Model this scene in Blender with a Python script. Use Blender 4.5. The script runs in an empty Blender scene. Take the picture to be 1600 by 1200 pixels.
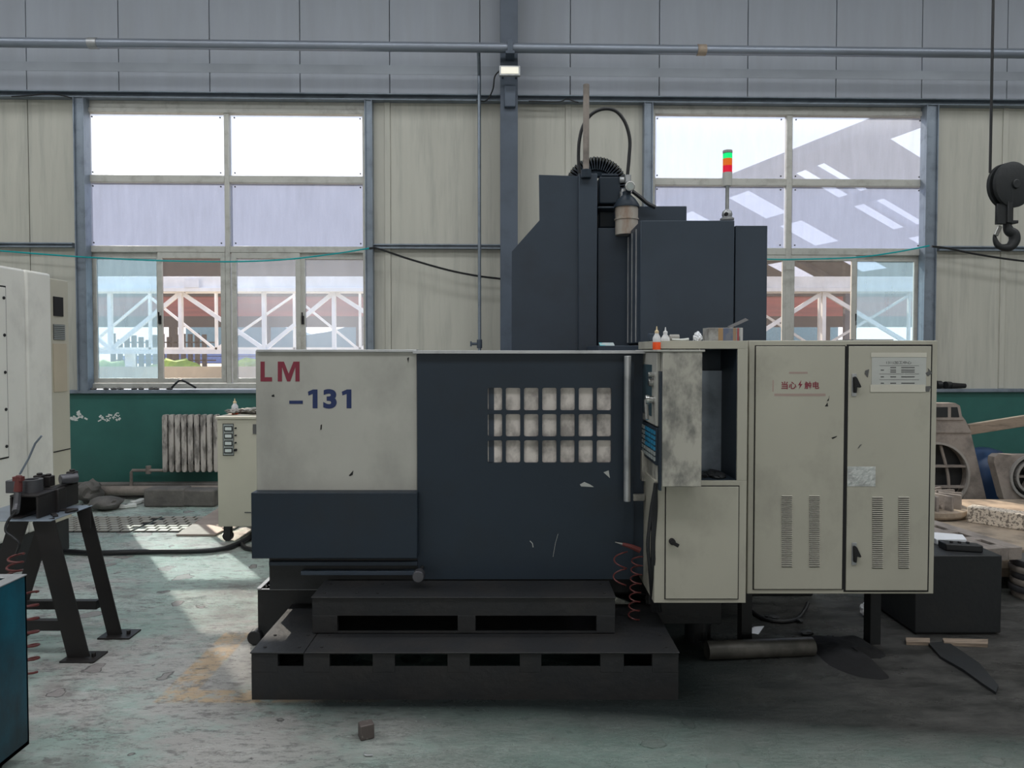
import bpy, bmesh, math, random
from mathutils import Vector, Matrix, noise
R = random.Random(7)
C = bpy.context.scene.collection
sc = bpy.context.scene
# ---------------------------------------------------------------- camera
F = 1120.0; EYE = 1.7; PITCH = math.radians(1.6); CY = 550 + F*math.tan(PITCH)
WA = math.radians(1.5)                       # the hall wall stands a little askew to the machine
cam = bpy.data.objects.new('camera', bpy.data.cameras.new('camera')); C.objects.link(cam)
cam.location = (0, 0, EYE); cam.rotation_euler = (math.radians(90) - PITCH, 0, 0)
cam.data.sensor_fit = 'HORIZONTAL'; cam.data.sensor_width = 36; cam.data.lens = 36*F/1600
cam.data.shift_y = -(600 - CY)/1600; cam.data.clip_end = 900
sc.camera = cam
# ---------------------------------------------------------------- light
sc.view_settings.view_transform = 'Standard'; sc.view_settings.look = 'None'
sc.view_settings.gamma = 1; sc.view_settings.use_curve_mapping = False
sc.view_settings.exposure = 0.0
w = bpy.data.worlds.new('world'); sc.world = w; w.use_nodes = True
nt = w.node_tree; nt.nodes.clear()
out = nt.nodes.new('ShaderNodeOutputWorld'); bg = nt.nodes.new('ShaderNodeBackground')
tc = nt.nodes.new('ShaderNodeTexCoord'); sx = nt.nodes.new('ShaderNodeSeparateXYZ'); rp = nt.nodes.new('ShaderNodeValToRGB')
nt.links.new(tc.outputs['Generated'], sx.inputs[0]); nt.links.new(sx.outputs['Z'], rp.inputs[0])
rp.color_ramp.elements[0].position = 0.0; rp.color_ramp.elements[0].color = (.86, .90, 1, 1)
rp.color_ramp.elements[1].position = 0.7; rp.color_ramp.elements[1].color = (.45, .62, .95, 1)
nt.links.new(rp.outputs[0], bg.inputs[0]); bg.inputs[1].default_value = 2.2; nt.links.new(bg.outputs[0], out.inputs[0])
def lamp(name, kind, loc, energy, color, rot=None, **k):
    d = bpy.data.lights.new(name, kind); d.energy = energy; d.color = color
    for a, b in k.items(): setattr(d, a, b)
    o = bpy.data.objects.new(name, d); C.objects.link(o); o.location = loc
    if rot is not None: o.rotation_euler = rot
    return o
EL = math.radians(35)
sd = Vector((.588*math.cos(EL), -.809*math.cos(EL), -math.sin(EL)))
lamp('sun', 'SUN', (-20, 40, 30), 9.5, (1, .92, .80), sd.to_track_quat('-Z', 'Y').to_euler(), angle=math.radians(.6))
for i, yy in enumerate((0.5, 5.0)):            # overhead fill strips added under the closed ceiling
    lamp('overhead_light', 'AREA', (0, yy, 7.3), (600, 400)[i], (.96, .98, 1), (0, 0, 0), shape='RECTANGLE', size=22, size_y=(1.5, .8)[i])  # added fill, not a fitting of the hall
for xx in (-7.5, 0, 7.5):                       # front fill added from behind; the rear wall is solid
    lamp('rear_fill_light', 'AREA', (xx, -11.8, 3.3), 130, (1, .97, .92), (math.radians(90), 0, 0), shape='RECTANGLE', size=5, size_y=3.2)

# ---------------------------------------------------------------- pixel helpers
cp, sp = math.cos(PITCH), math.sin(PITCH)
def ray(px, py):
    x = (px - 800)/F; y = (CY - py)/F
    return Vector((x, cp + y*sp, -sp + y*cp))
def P(px, py, Y):
    d = ray(px, py); t = Y/d.y
    return Vector((d.x*t, Y, EYE + d.z*t))
def PW(px, py, D):                            # the same in the frame of the hall wall
    d = ray(px, py); d = Matrix.Rotation(-WA, 3, 'Z') @ d; t = D/d.y
    return Vector((d.x*t, D, EYE + d.z*t))
def FL(px, py, z=0.0):
    d = ray(px, py); t = (z - EYE)/d.z
    return Vector((d.x*t, d.y*t, z))
def rect(x0, y0, x1, y1, Y, fr=0):
    f = PW if fr else P
    a = f(x0, (y0+y1)/2, Y).x; b = f(x1, (y0+y1)/2, Y).x
    t = f((x0+x1)/2, y0, Y).z; u = f((x0+x1)/2, y1, Y).z
    return a, u, b, t                         # x0, z0, x1, z1
# ---------------------------------------------------------------- mesh builder
ORG = {}
def root_of(o):
    while o.parent: o = o.parent
    return o
def spline(pts, k=6):
    pts = [Vector(p) for p in pts]; q = [2*pts[0]-pts[1]] + pts + [2*pts[-1]-pts[-2]]; r = []
    for i in range(1, len(q)-2):
        for j in range(k):
            t = j/k; a, b, c, d = q[i-1:i+3]
            r.append(.5*((2*b)+(c-a)*t+(2*a-5*b+4*c-d)*t*t+(3*b-a-3*c+d)*t**3))
    return r + [pts[-1]]
class G:
    def __init__(s): s.v = []; s.f = []
    def add(s, v, f):
        n = len(s.v); s.v += [Vector(p) for p in v]; s.f += [tuple(n+i for i in q) for q in f]; return s
    def box(s, x0, y0, z0, x1, y1, z1):
        v = [(x, y, z) for z in (z0, z1) for y in (y0, y1) for x in (x0, x1)]
        return s.add(v, [(0,2,3,1),(4,5,7,6),(0,1,5,4),(2,6,7,3),(0,4,6,2),(1,3,7,5)])
    def pbox(s, px0, py0, px1, py1, Y, Y2, fr=0):
        a, b, c, d = rect(px0, py0, px1, py1, Y, fr); return s.box(a, Y, b, c, Y2, d)
    def obox(s, c, size, rot=None):
        m = rot.to_matrix() if rot else Matrix.Identity(3); h = Vector(size)/2; c = Vector(c)
        v = [c + m @ Vector((x*h.x, y*h.y, z*h.z)) for z in (-1, 1) for y in (-1, 1) for x in (-1, 1)]
        return s.add(v, [(0,2,3,1),(4,5,7,6),(0,1,5,4),(2,6,7,3),(0,4,6,2),(1,3,7,5)])
    def beam(s, p0, p1, wd, dp, up=(0, 1, 0)):
        p0, p1 = Vector(p0), Vector(p1); d = (p1-p0).normalized(); u = Vector(up); a = d.cross(u).normalized(); b = d.cross(a)
        v = [p + a*(i*wd/2) + b*(j*dp/2) for p in (p0, p1) for i, j in ((-1,-1),(1,-1),(1,1),(-1,1))]
        return s.add(v, [(0,1,2,3),(7,6,5,4)] + [(i, (i+1)%4+0, (i+1)%4+4, i+4) for i in range(4)])
    def loft(s, A, B):                        # two equal loops, capped
        n = len(A); return s.add(list(A)+list(B), [tuple(range(n)), tuple(range(2*n-1, n-1, -1))] + [(i, (i+1)%n, (i+1)%n+n, i+n) for i in range(n)])
    def prism(s, pts, y0, y1): return s.loft([(x, y0, z) for x, z in pts], [(x, y1, z) for x, z in pts])
    def slab(s, pts, z0, z1): return s.loft([(x, y, z0) for x, y in pts], [(x, y, z1) for x, y in pts])
    def cyl(s, p0, p1, r0, r1=None, n=16):
        r1 = r0 if r1 is None else r1; p0, p1 = Vector(p0), Vector(p1); d = (p1-p0).normalized()
        a = d.orthogonal().normalized(); b = d.cross(a)
        L = [[p + (a*math.cos(2*math.pi*i/n) + b*math.sin(2*math.pi*i/n))*r for i in range(n)] for p, r in ((p0, r0), (p1, r1))]
        return s.loft(*L)
    def tube(s, pts, r, n=8, sm=0):
        pts = spline(pts, sm) if sm else [Vector(p) for p in pts]; v = []; f = []; m = len(pts); a = None
        for i, p in enumerate(pts):
            d = (pts[min(i+1, m-1)]-pts[max(i-1, 0)]).normalized()
            a = d.orthogonal().normalized() if a is None else (a - d*a.dot(d)).normalized(); b = d.cross(a)
            rr = r(i/(m-1)) if callable(r) else r
            v += [p + (a*math.cos(2*math.pi*k/n) + b*math.sin(2*math.pi*k/n))*rr for k in range(n)]
        for i in range(m-1):
            for k in range(n): f.append((i*n+k, i*n+(k+1)%n, (i+1)*n+(k+1)%n, (i+1)*n+k))
        f += [tuple(range(n)), tuple(range(m*n-1, m*n-n-1, -1))]
        return s.add(v, f)
    def lathe(s, prof, c, n=24, axis=(0, 0, 1)):
        d = Vector(axis).normalized(); a = d.orthogonal().normalized(); b = d.cross(a); c = Vector(c); v = []; f = []
        for r, z in prof: v += [c + d*z + (a*math.cos(2*math.pi*k/n) + b*math.sin(2*math.pi*k/n))*r for k in range(n)]
        for i in range(len(prof)-1):
            for k in range(n): f.append((i*n+k, i*n+(k+1)%n, (i+1)*n+(k+1)%n, (i+1)*n+k))
        f += [tuple(range(n)), tuple(range(len(prof)*n-1, (len(prof)-1)*n-1, -1))]
        return s.add(v, f)
    def blob(s, c, size, seed=0, amp=.2, fq=2.0, sub=3):
        bm = bmesh.new(); bmesh.ops.create_icosphere(bm, subdivisions=sub, radius=1)
        v = []
        for q in bm.verts:
            d = q.co.normalized(); k = 1 + amp*noise.noise(d*fq + Vector((seed*3.1, seed, -seed)))*2
            v.append(Vector(c) + Vector((d.x*size[0], d.y*size[1], d.z*size[2]))*k)
        f = [tuple(x.index for x in q.verts) for q in bm.faces]; bm.free(); return s.add(v, f)
    def build(s, name, mat, parent=None, label=None, cat=None, group=None, kind=None, fr=0, bev=0, org=None, smooth=40, keep=False):
        me = bpy.data.meshes.new(name)
        if parent is not None: o0 = ORG[root_of(parent).name]
        elif org is not None: o0 = Vector(org)
        else:
            xs = [p.x for p in s.v]; ys = [p.y for p in s.v]; o0 = Vector(((min(xs)+max(xs))/2, (min(ys)+max(ys))/2, min(p.z for p in s.v)))
        me.from_pydata([p - o0 for p in s.v], [], s.f); me.materials.append(mat)
        if not keep:
            bm = bmesh.new(); bm.from_mesh(me); bmesh.ops.recalc_face_normals(bm, faces=bm.faces); bm.to_mesh(me); bm.free()
        if smooth:
            for p in me.polygons: p.use_smooth = True
            me.set_sharp_from_angle(angle=math.radians(smooth))
        o = bpy.data.objects.new(name, me); C.objects.link(o)
        if parent is not None: o.parent = parent
        else:
            o.location = Matrix.Rotation(WA, 3, 'Z') @ o0 if fr else o0
            if fr: o.rotation_euler.z = WA
            ORG[o.name] = o0
        if bev:
            m = o.modifiers.new('bevel', 'BEVEL'); m.width = bev; m.segments = 2; m.limit_method = 'ANGLE'; m.angle_limit = math.radians(40)
        tag(o, label, cat, group, kind)
        return o
def tag(o, label=None, cat=None, group=None, kind=None):
    for k, v in (('label', label), ('category', cat), ('group', group), ('kind', kind)):
        if v: o[k] = v
def T(name, label, cat, loc, fr=0, group=None, kind=None):
    o = bpy.data.objects.new(name, None); C.objects.link(o); o.empty_display_size = .1
    loc = Vector(loc); o.location = Matrix.Rotation(WA, 3, 'Z') @ loc if fr else loc
    if fr: o.rotation_euler.z = WA
    ORG[o.name] = loc; tag(o, label, cat, group, kind); return o
def text(name, s, mat, parent, x0, x1, z0, z1, y, bold=0, fr=0, label=None):
    cu = bpy.data.curves.new('t', 'FONT'); cu.body = s; cu.offset = bold; cu.extrude = .0; cu.size = 1
    o = bpy.data.objects.new('t', cu); C.objects.link(o); bpy.context.view_layer.update()
    me = bpy.data.meshes.new_from_object(o.evaluated_get(bpy.context.evaluated_depsgraph_get()))
    bpy.data.objects.remove(o)
    xs = [v.co.x for v in me.vertices]; ys = [v.co.y for v in me.vertices]
    o0 = ORG[root_of(parent).name]; ax, bx, ay, by = min(xs), max(xs), min(ys), max(ys)
    for v in me.vertices:
        v.co = Vector((x0+(v.co.x-ax)/(bx-ax)*(x1-x0), y, z0+(v.co.y-ay)/(by-ay)*(z1-z0))) - o0
    me.materials.clear(); me.materials.append(mat); me.name = name
    q = bpy.data.objects.new(name, me); C.objects.link(q); q.parent = parent; tag(q, label); return q
# ---------------------------------------------------------------- materials
def nodes(name):
    m = bpy.data.materials.new(name); m.use_nodes = True; nt = m.node_tree; b = nt.nodes['Principled BSDF']; return m, nt, b
def N(nt, t, **k):
    n = nt.nodes.new(t)
    for a, b in k.items(): setattr(n, a, b)
    return n
def nz(nt, scale, stretch=(1, 1, 1), detail=5, coord='Object', off=0.0, rough=.55):
    tc = N(nt, 'ShaderNodeTexCoord'); mp = N(nt, 'ShaderNodeMapping'); mp.inputs['Scale'].default_value = stretch; mp.inputs['Location'].default_value = (off, off*.7, off*1.3)
    no = N(nt, 'ShaderNodeTexNoise'); no.inputs['Scale'].default_value = scale; no.inputs['Detail'].default_value = detail; no.inputs['Roughness'].default_value = rough
    nt.links.new(tc.outputs[coord], mp.inputs[0]); nt.links.new(mp.outputs[0], no.inputs['Vector']); return no.outputs['Fac']
def mr(nt, fac, lo, hi, a=0.0, b=1.0):
    n = N(nt, 'ShaderNodeMapRange'); n.clamp = True
    for i, x in zip((1, 2, 3, 4), (lo, hi, a, b)): n.inputs[i].default_value = x
    nt.links.new(fac, n.inputs[0]); return n.outputs[0]
def mix(nt, fac, a, b):
    n = N(nt, 'ShaderNodeMix', data_type='RGBA')
    if isinstance(fac, (int, float)): n.inputs[0].default_value = fac
    else: nt.links.new(fac, n.inputs[0])
    for i, x in ((6, a), (7, b)):
        if isinstance(x, tuple): n.inputs[i].default_value = x + (1,)
        else: nt.links.new(x, n.inputs[i])
    return n.outputs[2]
def mth(nt, op, a, b=None):
    n = N(nt, 'ShaderNodeMath', operation=op)
    for i, x in ((0, a), (1, b)):
        if x is None: continue
        if isinstance(x, (int, float)): n.inputs[i].default_value = x
        else: nt.links.new(x, n.inputs[i])
    return n.outputs[0]
def mat(name, col, rough=.5, metal=0, dirt=None, ds=3, lo=.5, hi=.7, amt=.8, st=(1, 1, 1), var=.12, bump=0, bs=60, spec=.4, spots=None, coord='Object'):
    m, nt, b = nodes(name); b.inputs['Roughness'].default_value = rough; b.inputs['Metallic'].default_value = metal
    b.inputs['Specular IOR Level'].default_value = spec
    c = mix(nt, mr(nt, nz(nt, 1.7, st, 4, coord, 3), .3, .7), tuple(x*(1-var) for x in col), tuple(min(1, x*(1+var)) for x in col))
    if dirt: c = mix(nt, mr(nt, nz(nt, ds, st, 7, coord, 11, .62), lo, hi, 0, amt), c, dirt)
    if spots: c = mix(nt, mr(nt, nz(nt, 26, (1, 1, 1), 3, coord, 5), .66, .72, 0, .8), c, spots)
    nt.links.new(c, b.inputs['Base Color'])
    if bump:
        bn = N(nt, 'ShaderNodeBump'); bn.inputs['Strength'].default_value = bump; bn.inputs['Distance'].default_value = .01
        nt.links.new(nz(nt, bs, st, 6, coord), bn.inputs['Height']); nt.links.new(bn.outputs[0], b.inputs['Normal'])
    return m
def emit(name, col, s, base=(.1, .1, .1)):
    m, nt, b = nodes(name); b.inputs['Base Color'].default_value = base + (1,); b.inputs['Emission Color'].default_value = col + (1,); b.inputs['Emission Strength'].default_value = s; b.inputs['Roughness'].default_value = .3; return m
def pane_mat(name, clear, haze, tint=(1, 1, 1), streak=(3, 1, .45), v=.04):
    m = bpy.data.materials.new(name); m.use_nodes = True; nt = m.node_tree; nt.nodes.clear()
    o = N(nt, 'ShaderNodeOutputMaterial'); tr = N(nt, 'ShaderNodeBsdfTransparent'); tl = N(nt, 'ShaderNodeBsdfTranslucent'); df = N(nt, 'ShaderNodeBsdfDiffuse'); gl = N(nt, 'ShaderNodeBsdfGlossy')
    tr.inputs[0].default_value = tint + (1,); gl.inputs['Roughness'].default_value = .12
    c = mix(nt, mr(nt, nz(nt, 3.5, streak, 6), .35, .7), haze, tuple(min(1, x*1.12) for x in haze)); nt.links.new(c, tl.inputs[0]); nt.links.new(c, df.inputs[0])
    m0 = N(nt, 'ShaderNodeMixShader'); m0.inputs[0].default_value = .22; nt.links.new(tl.outputs[0], m0.inputs[1]); nt.links.new(df.outputs[0], m0.inputs[2])
    m1 = N(nt, 'ShaderNodeMixShader')
    f = mth(nt, 'ADD', mr(nt, nz(nt, 5, streak, 8, 'Object', 2, .7), .3, .75, -v, v), 1-clear)
    f = mth(nt, 'ADD', f, mr(nt, nz(nt, 60, (1, 1, 1), 4, 'Object', 9, .7), .6, .75, 0, .10))
    nt.links.new(f, m1.inputs[0]); nt.links.new(tr.outputs[0], m1.inputs[1]); nt.links.new(m0.outputs[0], m1.inputs[2])
    m2 = N(nt, 'ShaderNodeMixShader'); m2.inputs[0].default_value = .04; nt.links.new(m1.outputs[0], m2.inputs[1]); nt.links.new(gl.outputs[0], m2.inputs[2])
    nt.links.new(m2.outputs[0], o.inputs[0]); return m

M = {}
M['panel_hi'] = mat('wall_sheet_upper', (.275, .30, .345), .45, 0, (.25, .27, .29), 2.2, .48, .75, .5, (3, 3, .35), .06)
M['panel_lo'] = mat('wall_sheet_lower', (.45, .445, .395), .45, 0, (.26, .26, .24), 2.4, .5, .78, .55, (5, 5, .4), .06)
def ribbed(m):                                # fine pressed ribs of the cladding sheets
    nt = m.node_tree; b = nt.nodes['Principled BSDF']; tc = N(nt, 'ShaderNodeTexCoord'); wv = N(nt, 'ShaderNodeTexWave'); wv.bands_direction = 'X'; wv.wave_profile = 'SAW'
    wv.inputs['Scale'].default_value = 3.2; nt.links.new(tc.outputs['Object'], wv.inputs['Vector'])
    bn = N(nt, 'ShaderNodeBump'); bn.inputs['Strength'].default_value = .3; bn.inputs['Distance'].default_value = .004
    nt.links.new(wv.outputs['Fac'], bn.inputs['Height']); nt.links.new(bn.outputs[0], b.inputs['Normal'])
ribbed(M['panel_lo'])
M['green_wall'] = mat('green_wall_paint', (.030, .115, .10), .4, 0, (.028, .09, .085), 1.5, .45, .8, .6, var=.15, bump=.15, bs=12)
M['bare'] = mat('bare_plaster', (.6, .62, .6), .9)
M['concrete'] = mat('dirty_concrete', (.16, .15, .14), .9, 0, (.05, .05, .05), 4, .4, .7, .7, bump=.6, bs=20)
M['steel'] = mat('painted_steel_grey', (.22, .26, .31), .35, .3, (.08, .09, .11), 6, .5, .7, .5, (1, 1, 1))
M['column'] = mat('column_dark_paint', (.068, .088, .12), .5, 0, (.035, .045, .06), 3, .5, .7, .5)
M['alu'] = mat('window_aluminium', (.46, .46, .43), .4, .1, (.22, .20, .18), 8, .5, .75, .6, var=.08)
M['dark'] = mat('machine_dark_paint', (.021, .031, .044), .42, 0, (.022, .026, .03), 3, .5, .8, .6, var=.08, spec=.22)
M['dark2'] = mat('machine_dark_paint_worn', (.038, .052, .072), .42, 0, (.03, .036, .045), 3, .5, .8, .6, var=.1, spec=.25)
M['white'] = mat('machine_white_paint', (.40, .395, .36), .42, 0, (.20, .20, .185), 2.4, .48, .78, .6, (1, 1, .7), .05, spec=.35)
M['cab'] = mat('cabinet_cream_paint', (.39, .375, .315), .45, 0, (.16, .15, .13), 2.6, .52, .8, .55, (1, 1, .7), .05, spec=.35)
M['cabdirty'] = mat('cabinet_paint_smudged', (.39, .375, .33), .5, 0, (.14, .14, .13), 11, .42, .62, .85, (1, 1, .6), .1, spec=.3)
M['cream'] = mat('cream_paint', (.47, .45, .37), .45, 0, (.33, .31, .26), 2, .5, .85, .4, var=.05)
M['lwhite'] = mat('left_machine_white', (.70, .69, .64), .42, 0, (.34, .33, .31), 2.5, .53, .8, .5, (1, 1, .8), .05)
M['seam'] = mat('black_seam', (.012, .012, .013), .8)
M['black'] = mat('black_grimy_steel', (.016, .018, .02), .55, 0, (.03, .028, .026), 5, .5, .75, .6, bump=.2, bs=30)
M['step'] = mat('oily_step_steel', (.017, .018, .020), .5, 0, (.030, .027, .025), 4, .45, .7, .6, bump=.25, bs=25, spec=.35)
M['rubber'] = mat('black_rubber', (.012, .013, .015), .4)
M['chrome'] = mat('bright_steel', (.55, .55, .54), .22, 1, (.2, .19, .18), 9, .5, .7, .4)
M['galv'] = mat('worn_galvanised', (.40, .41, .42), .38, .6, (.16, .17, .18), 6, .45, .7, .6)
M['cast'] = mat('rough_cast_iron', (.27, .235, .21), .75, 0, (.08, .07, .065), 5, .45, .7, .7, bump=.5, bs=25)
M['rust'] = mat('rusty_plate', (.36, .29, .22), .6, 0, (.09, .075, .065), 5, .42, .68, .8, bump=.4, bs=18)
M['wood'] = mat('old_timber', (.28, .22, .17), .8, 0, (.09, .07, .055), 4, .5, .7, .7, (1, 6, 6), bump=.4, bs=20)
M['granite'] = mat('pitted_stone', (.62, .54, .45), .85, 0, (.12, .10, .085), 55, .50, .56, .85, bump=.6, bs=60)
M['bluebox'] = mat('teal_bin_paint', (.006, .095, .145), .4, 0, (.01, .02, .028), 2.4, .42, .62, .9, (1, 1, .6), .2)
M['tool'] = mat('dark_tool_steel', (.09, .09, .10), .4, .5, (.05, .05, .05), 9, .5, .7, .5)
M['brownsteel'] = mat('stand_dark_steel', (.028, .025, .025), .5, .3, (.02, .02, .022), 6, .45, .7, .6)
M['teal'] = mat('teal_wire', (.0, .30, .32), .4)
M['red'] = mat('red_print', (.20, .025, .045), .6, var=.02)
M['redl'] = mat('red_overspray', (.33, .25, .22), .6, var=.1)
M['navy'] = mat('navy_print', (.014, .028, .10), .6, var=.02)
M['ink'] = mat('grey_ink', (.10, .10, .10), .7)
M['paper'] = mat('white_paper', (.70, .72, .76), .8, bump=.3, bs=12)
M['film'] = mat('plastic_film', (.42, .43, .41), .22, 0, (.7, .7, .68), 9, .6, .68, .6, (1, 1, .6))
M['tape'] = mat('cream_tape', (.55, .53, .46), .4)
M['rag'] = mat('grey_rag', (.30, .29, .27), .95, bump=.6, bs=30)
M['cloth'] = mat('black_cloth', (.010, .010, .011), .9, bump=.8, bs=25)
M['crimson'] = mat('faded_red_handle', (.12, .03, .028), .45)
M['orange'] = emit('oil', (1, .1, .02), 0.0, (.9, .10, .02)); M['oilgreen'] = emit('oilg', (0, .1, .02), 0.0, (.03, .14, .08))
def plastic(name, col, tr):
    m, nt, b = nodes(name); b.inputs['Base Color'].default_value = col + (1,); b.inputs['Roughness'].default_value = .3; b.inputs['Transmission Weight'].default_value = tr; b.inputs['IOR'].default_value = 1.15; return m
M['bottle'] = plastic('frosted_bottle', (.85, .86, .88), .35)
M['nozzle'] = mat('yellowed_nozzle', (.62, .50, .32), .4)
M['glassd'] = mat('stained_inspection_glass', (.62, .57, .53), .35, 0, (.20, .18, .17), 9, .44, .62, .75, (1, 1, .8), .12)
M['screen'] = mat('dark_screen', (.05, .09, .11), .12)
M['keys'] = mat('blue_key_panel', (.03, .22, .38), .3)
M['dialg'] = mat('grey_dial_face', (.30, .33, .32), .3)
M['blue'] = mat('blue_drum', (.02, .05, .12), .4)
M['ground'] = mat('dry_yard_ground', (.55, .44, .30), .9, 0, (.40, .34, .26), .4, .45, .6, .7)
M['o_white'] = mat('yard_white_paint', (.80, .80, .80), .5)
M['o_brown'] = mat('shed_brown_sheet', (.055, .042, .036), .7)
M['o_grey'] = mat('canopy_grey_sheet', (.13, .14, .17), .6)
M['o_red'] = mat('shed_red_sheet', (.34, .09, .07), .6, 0, (.15, .05, .05), .5, .4, .6, .6, (.2, 1, 4))
M['leaf'] = mat('yard_foliage', (.30, .42, .06), .8, 0, (.12, .22, .04), 2, .4, .6, .8)
M['hill'] = mat('distant_hill', (.12, .22, .26), 1)
M['hillblue'] = mat('far_blue_roof', (.10, .18, .42), .7)
M['skylight'] = pane_mat('canopy_roof_light', .45, (.80, .82, .9))
M['pcr'] = pane_mat('dusty_polycarbonate_lavender', .32, (.27, .285, .34))
M['pc'] = pane_mat('dusty_polycarbonate', .34, (.27, .30, .40))
M['pcl'] = pane_mat('dusty_polycarbonate_bright', .33, (.42, .43, .46))
M['gl_clear'] = pane_mat('dusty_glass_clear', .80, (.22, .18, .155), (1, .93, .88))
M['gl_haze'] = pane_mat('dusty_glass_hazy', .56, (.27, .28, .31), (.96, .98, 1))
M['gl_blue'] = pane_mat('blue_film_glass', .46, (.22, .31, .36), (.80, .95, 1))
# floor: worn green epoxy on grey screed, with oily grime, painted machine shadow and a worn yellow line
def floor_mat():
    m, nt, b = nodes('worn_green_floor'); tc = N(nt, 'ShaderNodeTexCoord'); sx = N(nt, 'ShaderNodeSeparateXYZ'); nt.links.new(tc.outputs['Object'], sx.inputs[0])
    X, Y = sx.outputs['X'], sx.outputs['Y']
    c = mix(nt, mr(nt, nz(nt, 1.3, (1, 1, 1), 6), .35, .65), (.40, .59, .52), (.62, .75, .69))
    right = mr(nt, mth(nt, 'ADD', X, mth(nt, 'MULTIPLY', nz(nt, 1.2, (1, 1, 1), 5, 'Object', 51), 1.6)), -.4, .7)
    keep = mth(nt, 'MULTIPLY', right, .8)
    wear = mr(nt, nz(nt, .9, (1, 1.6, 1), 10, 'Object', 4, .68), .47, .56)
    c = mix(nt, mth(nt, 'MULTIPLY', wear, .85), c, (.62, .57, .55))
    c = mix(nt, mr(nt, nz(nt, 5, (.6, 1.8, 1), 9, 'Object', 8, .75), .5, .72, 0, .7), c, (.78, .78, .75))
    def inside(v, a, z): return mth(nt, 'MULTIPLY', mr(nt, v, a-.01, a+.01), mr(nt, v, z-.01, z+.01, 1, 0))
    ln = mth(nt, 'MAXIMUM', mth(nt, 'MULTIPLY', inside(X, -1.74, 1.3), inside(Y, 3.43, 3.56)), mth(nt, 'MULTIPLY', inside(X, -1.74, -1.58), inside(Y, 3.43, 4.3)))
    c = mix(nt, mth(nt, 'MULTIPLY', ln, mr(nt, nz(nt, 9, (1, 1, 1), 8, 'Object', 1, .7), .38, .52, 0, .9)), c, (.78, .54, .30))
    c = mix(nt, mr(nt, nz(nt, 18, (.6, 1.5, 1), 8, 'Object', 21, .8), .51, .60, 0, .75), c, (.16, .145, .14))
    c = mix(nt, mr(nt, nz(nt, 9, (.5, 1.6, 1), 9, 'Object', 31, .75), .55, .68, 0, .6), c, (.80, .81, .78))
    c = mix(nt, mr(nt, nz(nt, .8, (1, 1, 1), 8, 'Object', 41, .7), .50, .60, 0, .65), c, (.20, .17, .155))
    # chips: rounded islands where the coat has come away, with a dark rim
    vo = N(nt, 'ShaderNodeTexVoronoi'); vo.inputs['Scale'].default_value = 4.2; vo.inputs['Randomness'].default_value = 1
    mp = N(nt, 'ShaderNodeMapping'); ns = N(nt, 'ShaderNodeTexNoise'); ns.inputs['Scale'].default_value = 7; ns.inputs['Detail'].default_value = 4
    nt.links.new(tc.outputs['Object'], ns.inputs['Vector']); va = N(nt, 'ShaderNodeVectorMath', operation='MULTIPLY_ADD'); va.inputs[1].default_value = (.16, .16, .16)
    nt.links.new(ns.outputs['Color'], va.inputs[0]); nt.links.new(tc.outputs['Object'], va.inputs[2]); nt.links.new(va.outputs[0], vo.inputs['Vector'])
    sep = N(nt, 'ShaderNodeSeparateColor'); nt.links.new(vo.outputs['Color'], sep.inputs[0])
    rad = mr(nt, sep.outputs[0], .40, 1, 0.0, .34)
    dd = mth(nt, 'SUBTRACT', rad, vo.outputs['Distance'])
    rim = mth(nt, 'MULTIPLY', mr(nt, dd, -.015, .0), mr(nt, dd, .02, .035, 1, 0)); ins = mr(nt, dd, .0, .012)
    c = mix(nt, mth(nt, 'MULTIPLY', ins, .85), c, (.36, .32, .31)); c = mix(nt, mth(nt, 'MULTIPLY', rim, .7), c, (.045, .04, .04))
    c = mix(nt, keep, c, mix(nt, mr(nt, nz(nt, 4, (.6, 1.6, 1), 8, 'Object', 61, .7), .35, .65), (.12, .21, .175), (.23, .29, .26)))
    # oil grime at right; machine's shadow also painted in before the steps
    g = mth(nt, 'MULTIPLY', mr(nt, X, -1.7, -.9), mr(nt, mth(nt, 'ADD', Y, mth(nt, 'MULTIPLY', mr(nt, X, .0, 2.2), .25)), 3.02, 3.40))
    g2 = mth(nt, 'MULTIPLY', mr(nt, nz(nt, 1.5, (1, 1, 1), 7, 'Object', 17, .65), .05, .42), mth(nt, 'MULTIPLY', g, mr(nt, Y, 4.8, 6.2, 1, .35)))
    c = mix(nt, mth(nt, 'MULTIPLY', g2, .97), c, mix(nt, mr(nt, X, .9, 2.0), (.012, .016, .017), mix(nt, mr(nt, nz(nt, 6, (.6, 1.5, 1), 8, 'Object', 71, .7), .35, .65), (.035, .034, .033), (.12, .115, .11))))
    c = mix(nt, mr(nt, nz(nt, 30, (1, 1, 1), 3, 'Object', 2), .68, .72, 0, .7), c, (.05, .05, .05))
    nt.links.new(c, b.inputs['Base Color']); nt.links.new(mth(nt, 'SUBTRACT', 1.0, g2), b.inputs['Coat Weight']); nt.links.new(mr(nt, g2, 0, 1, .8, .12), b.inputs['Specular IOR Level']); b.inputs['Coat Roughness'].default_value = .22; b.inputs['Coat IOR'].default_value = 1.9
    r = mr(nt, nz(nt, 3, (1, 1.5, 1), 8, 'Object', 6, .7), .3, .7, .16, .5); nt.links.new(mth(nt, 'MAXIMUM', r, mth(nt, 'MULTIPLY', ins, .6)), b.inputs['Roughness'])
    bn = N(nt, 'ShaderNodeBump'); bn.inputs['Strength'].default_value = 1.0; bn.inputs['Distance'].default_value = .02
    h = mth(nt, 'SUBTRACT', nz(nt, 16, (.7, 1.6, 1), 10, 'Object', 3, .8), mth(nt, 'MULTIPLY', ins, .3)); nt.links.new(h, bn.inputs['Height']); nt.links.new(bn.outputs[0], b.inputs['Normal']); nt.links.new(bn.outputs[0], b.inputs['Coat Normal'])
    return m
M['floor'] = floor_mat()
S = dict(kind='structure')
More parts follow.
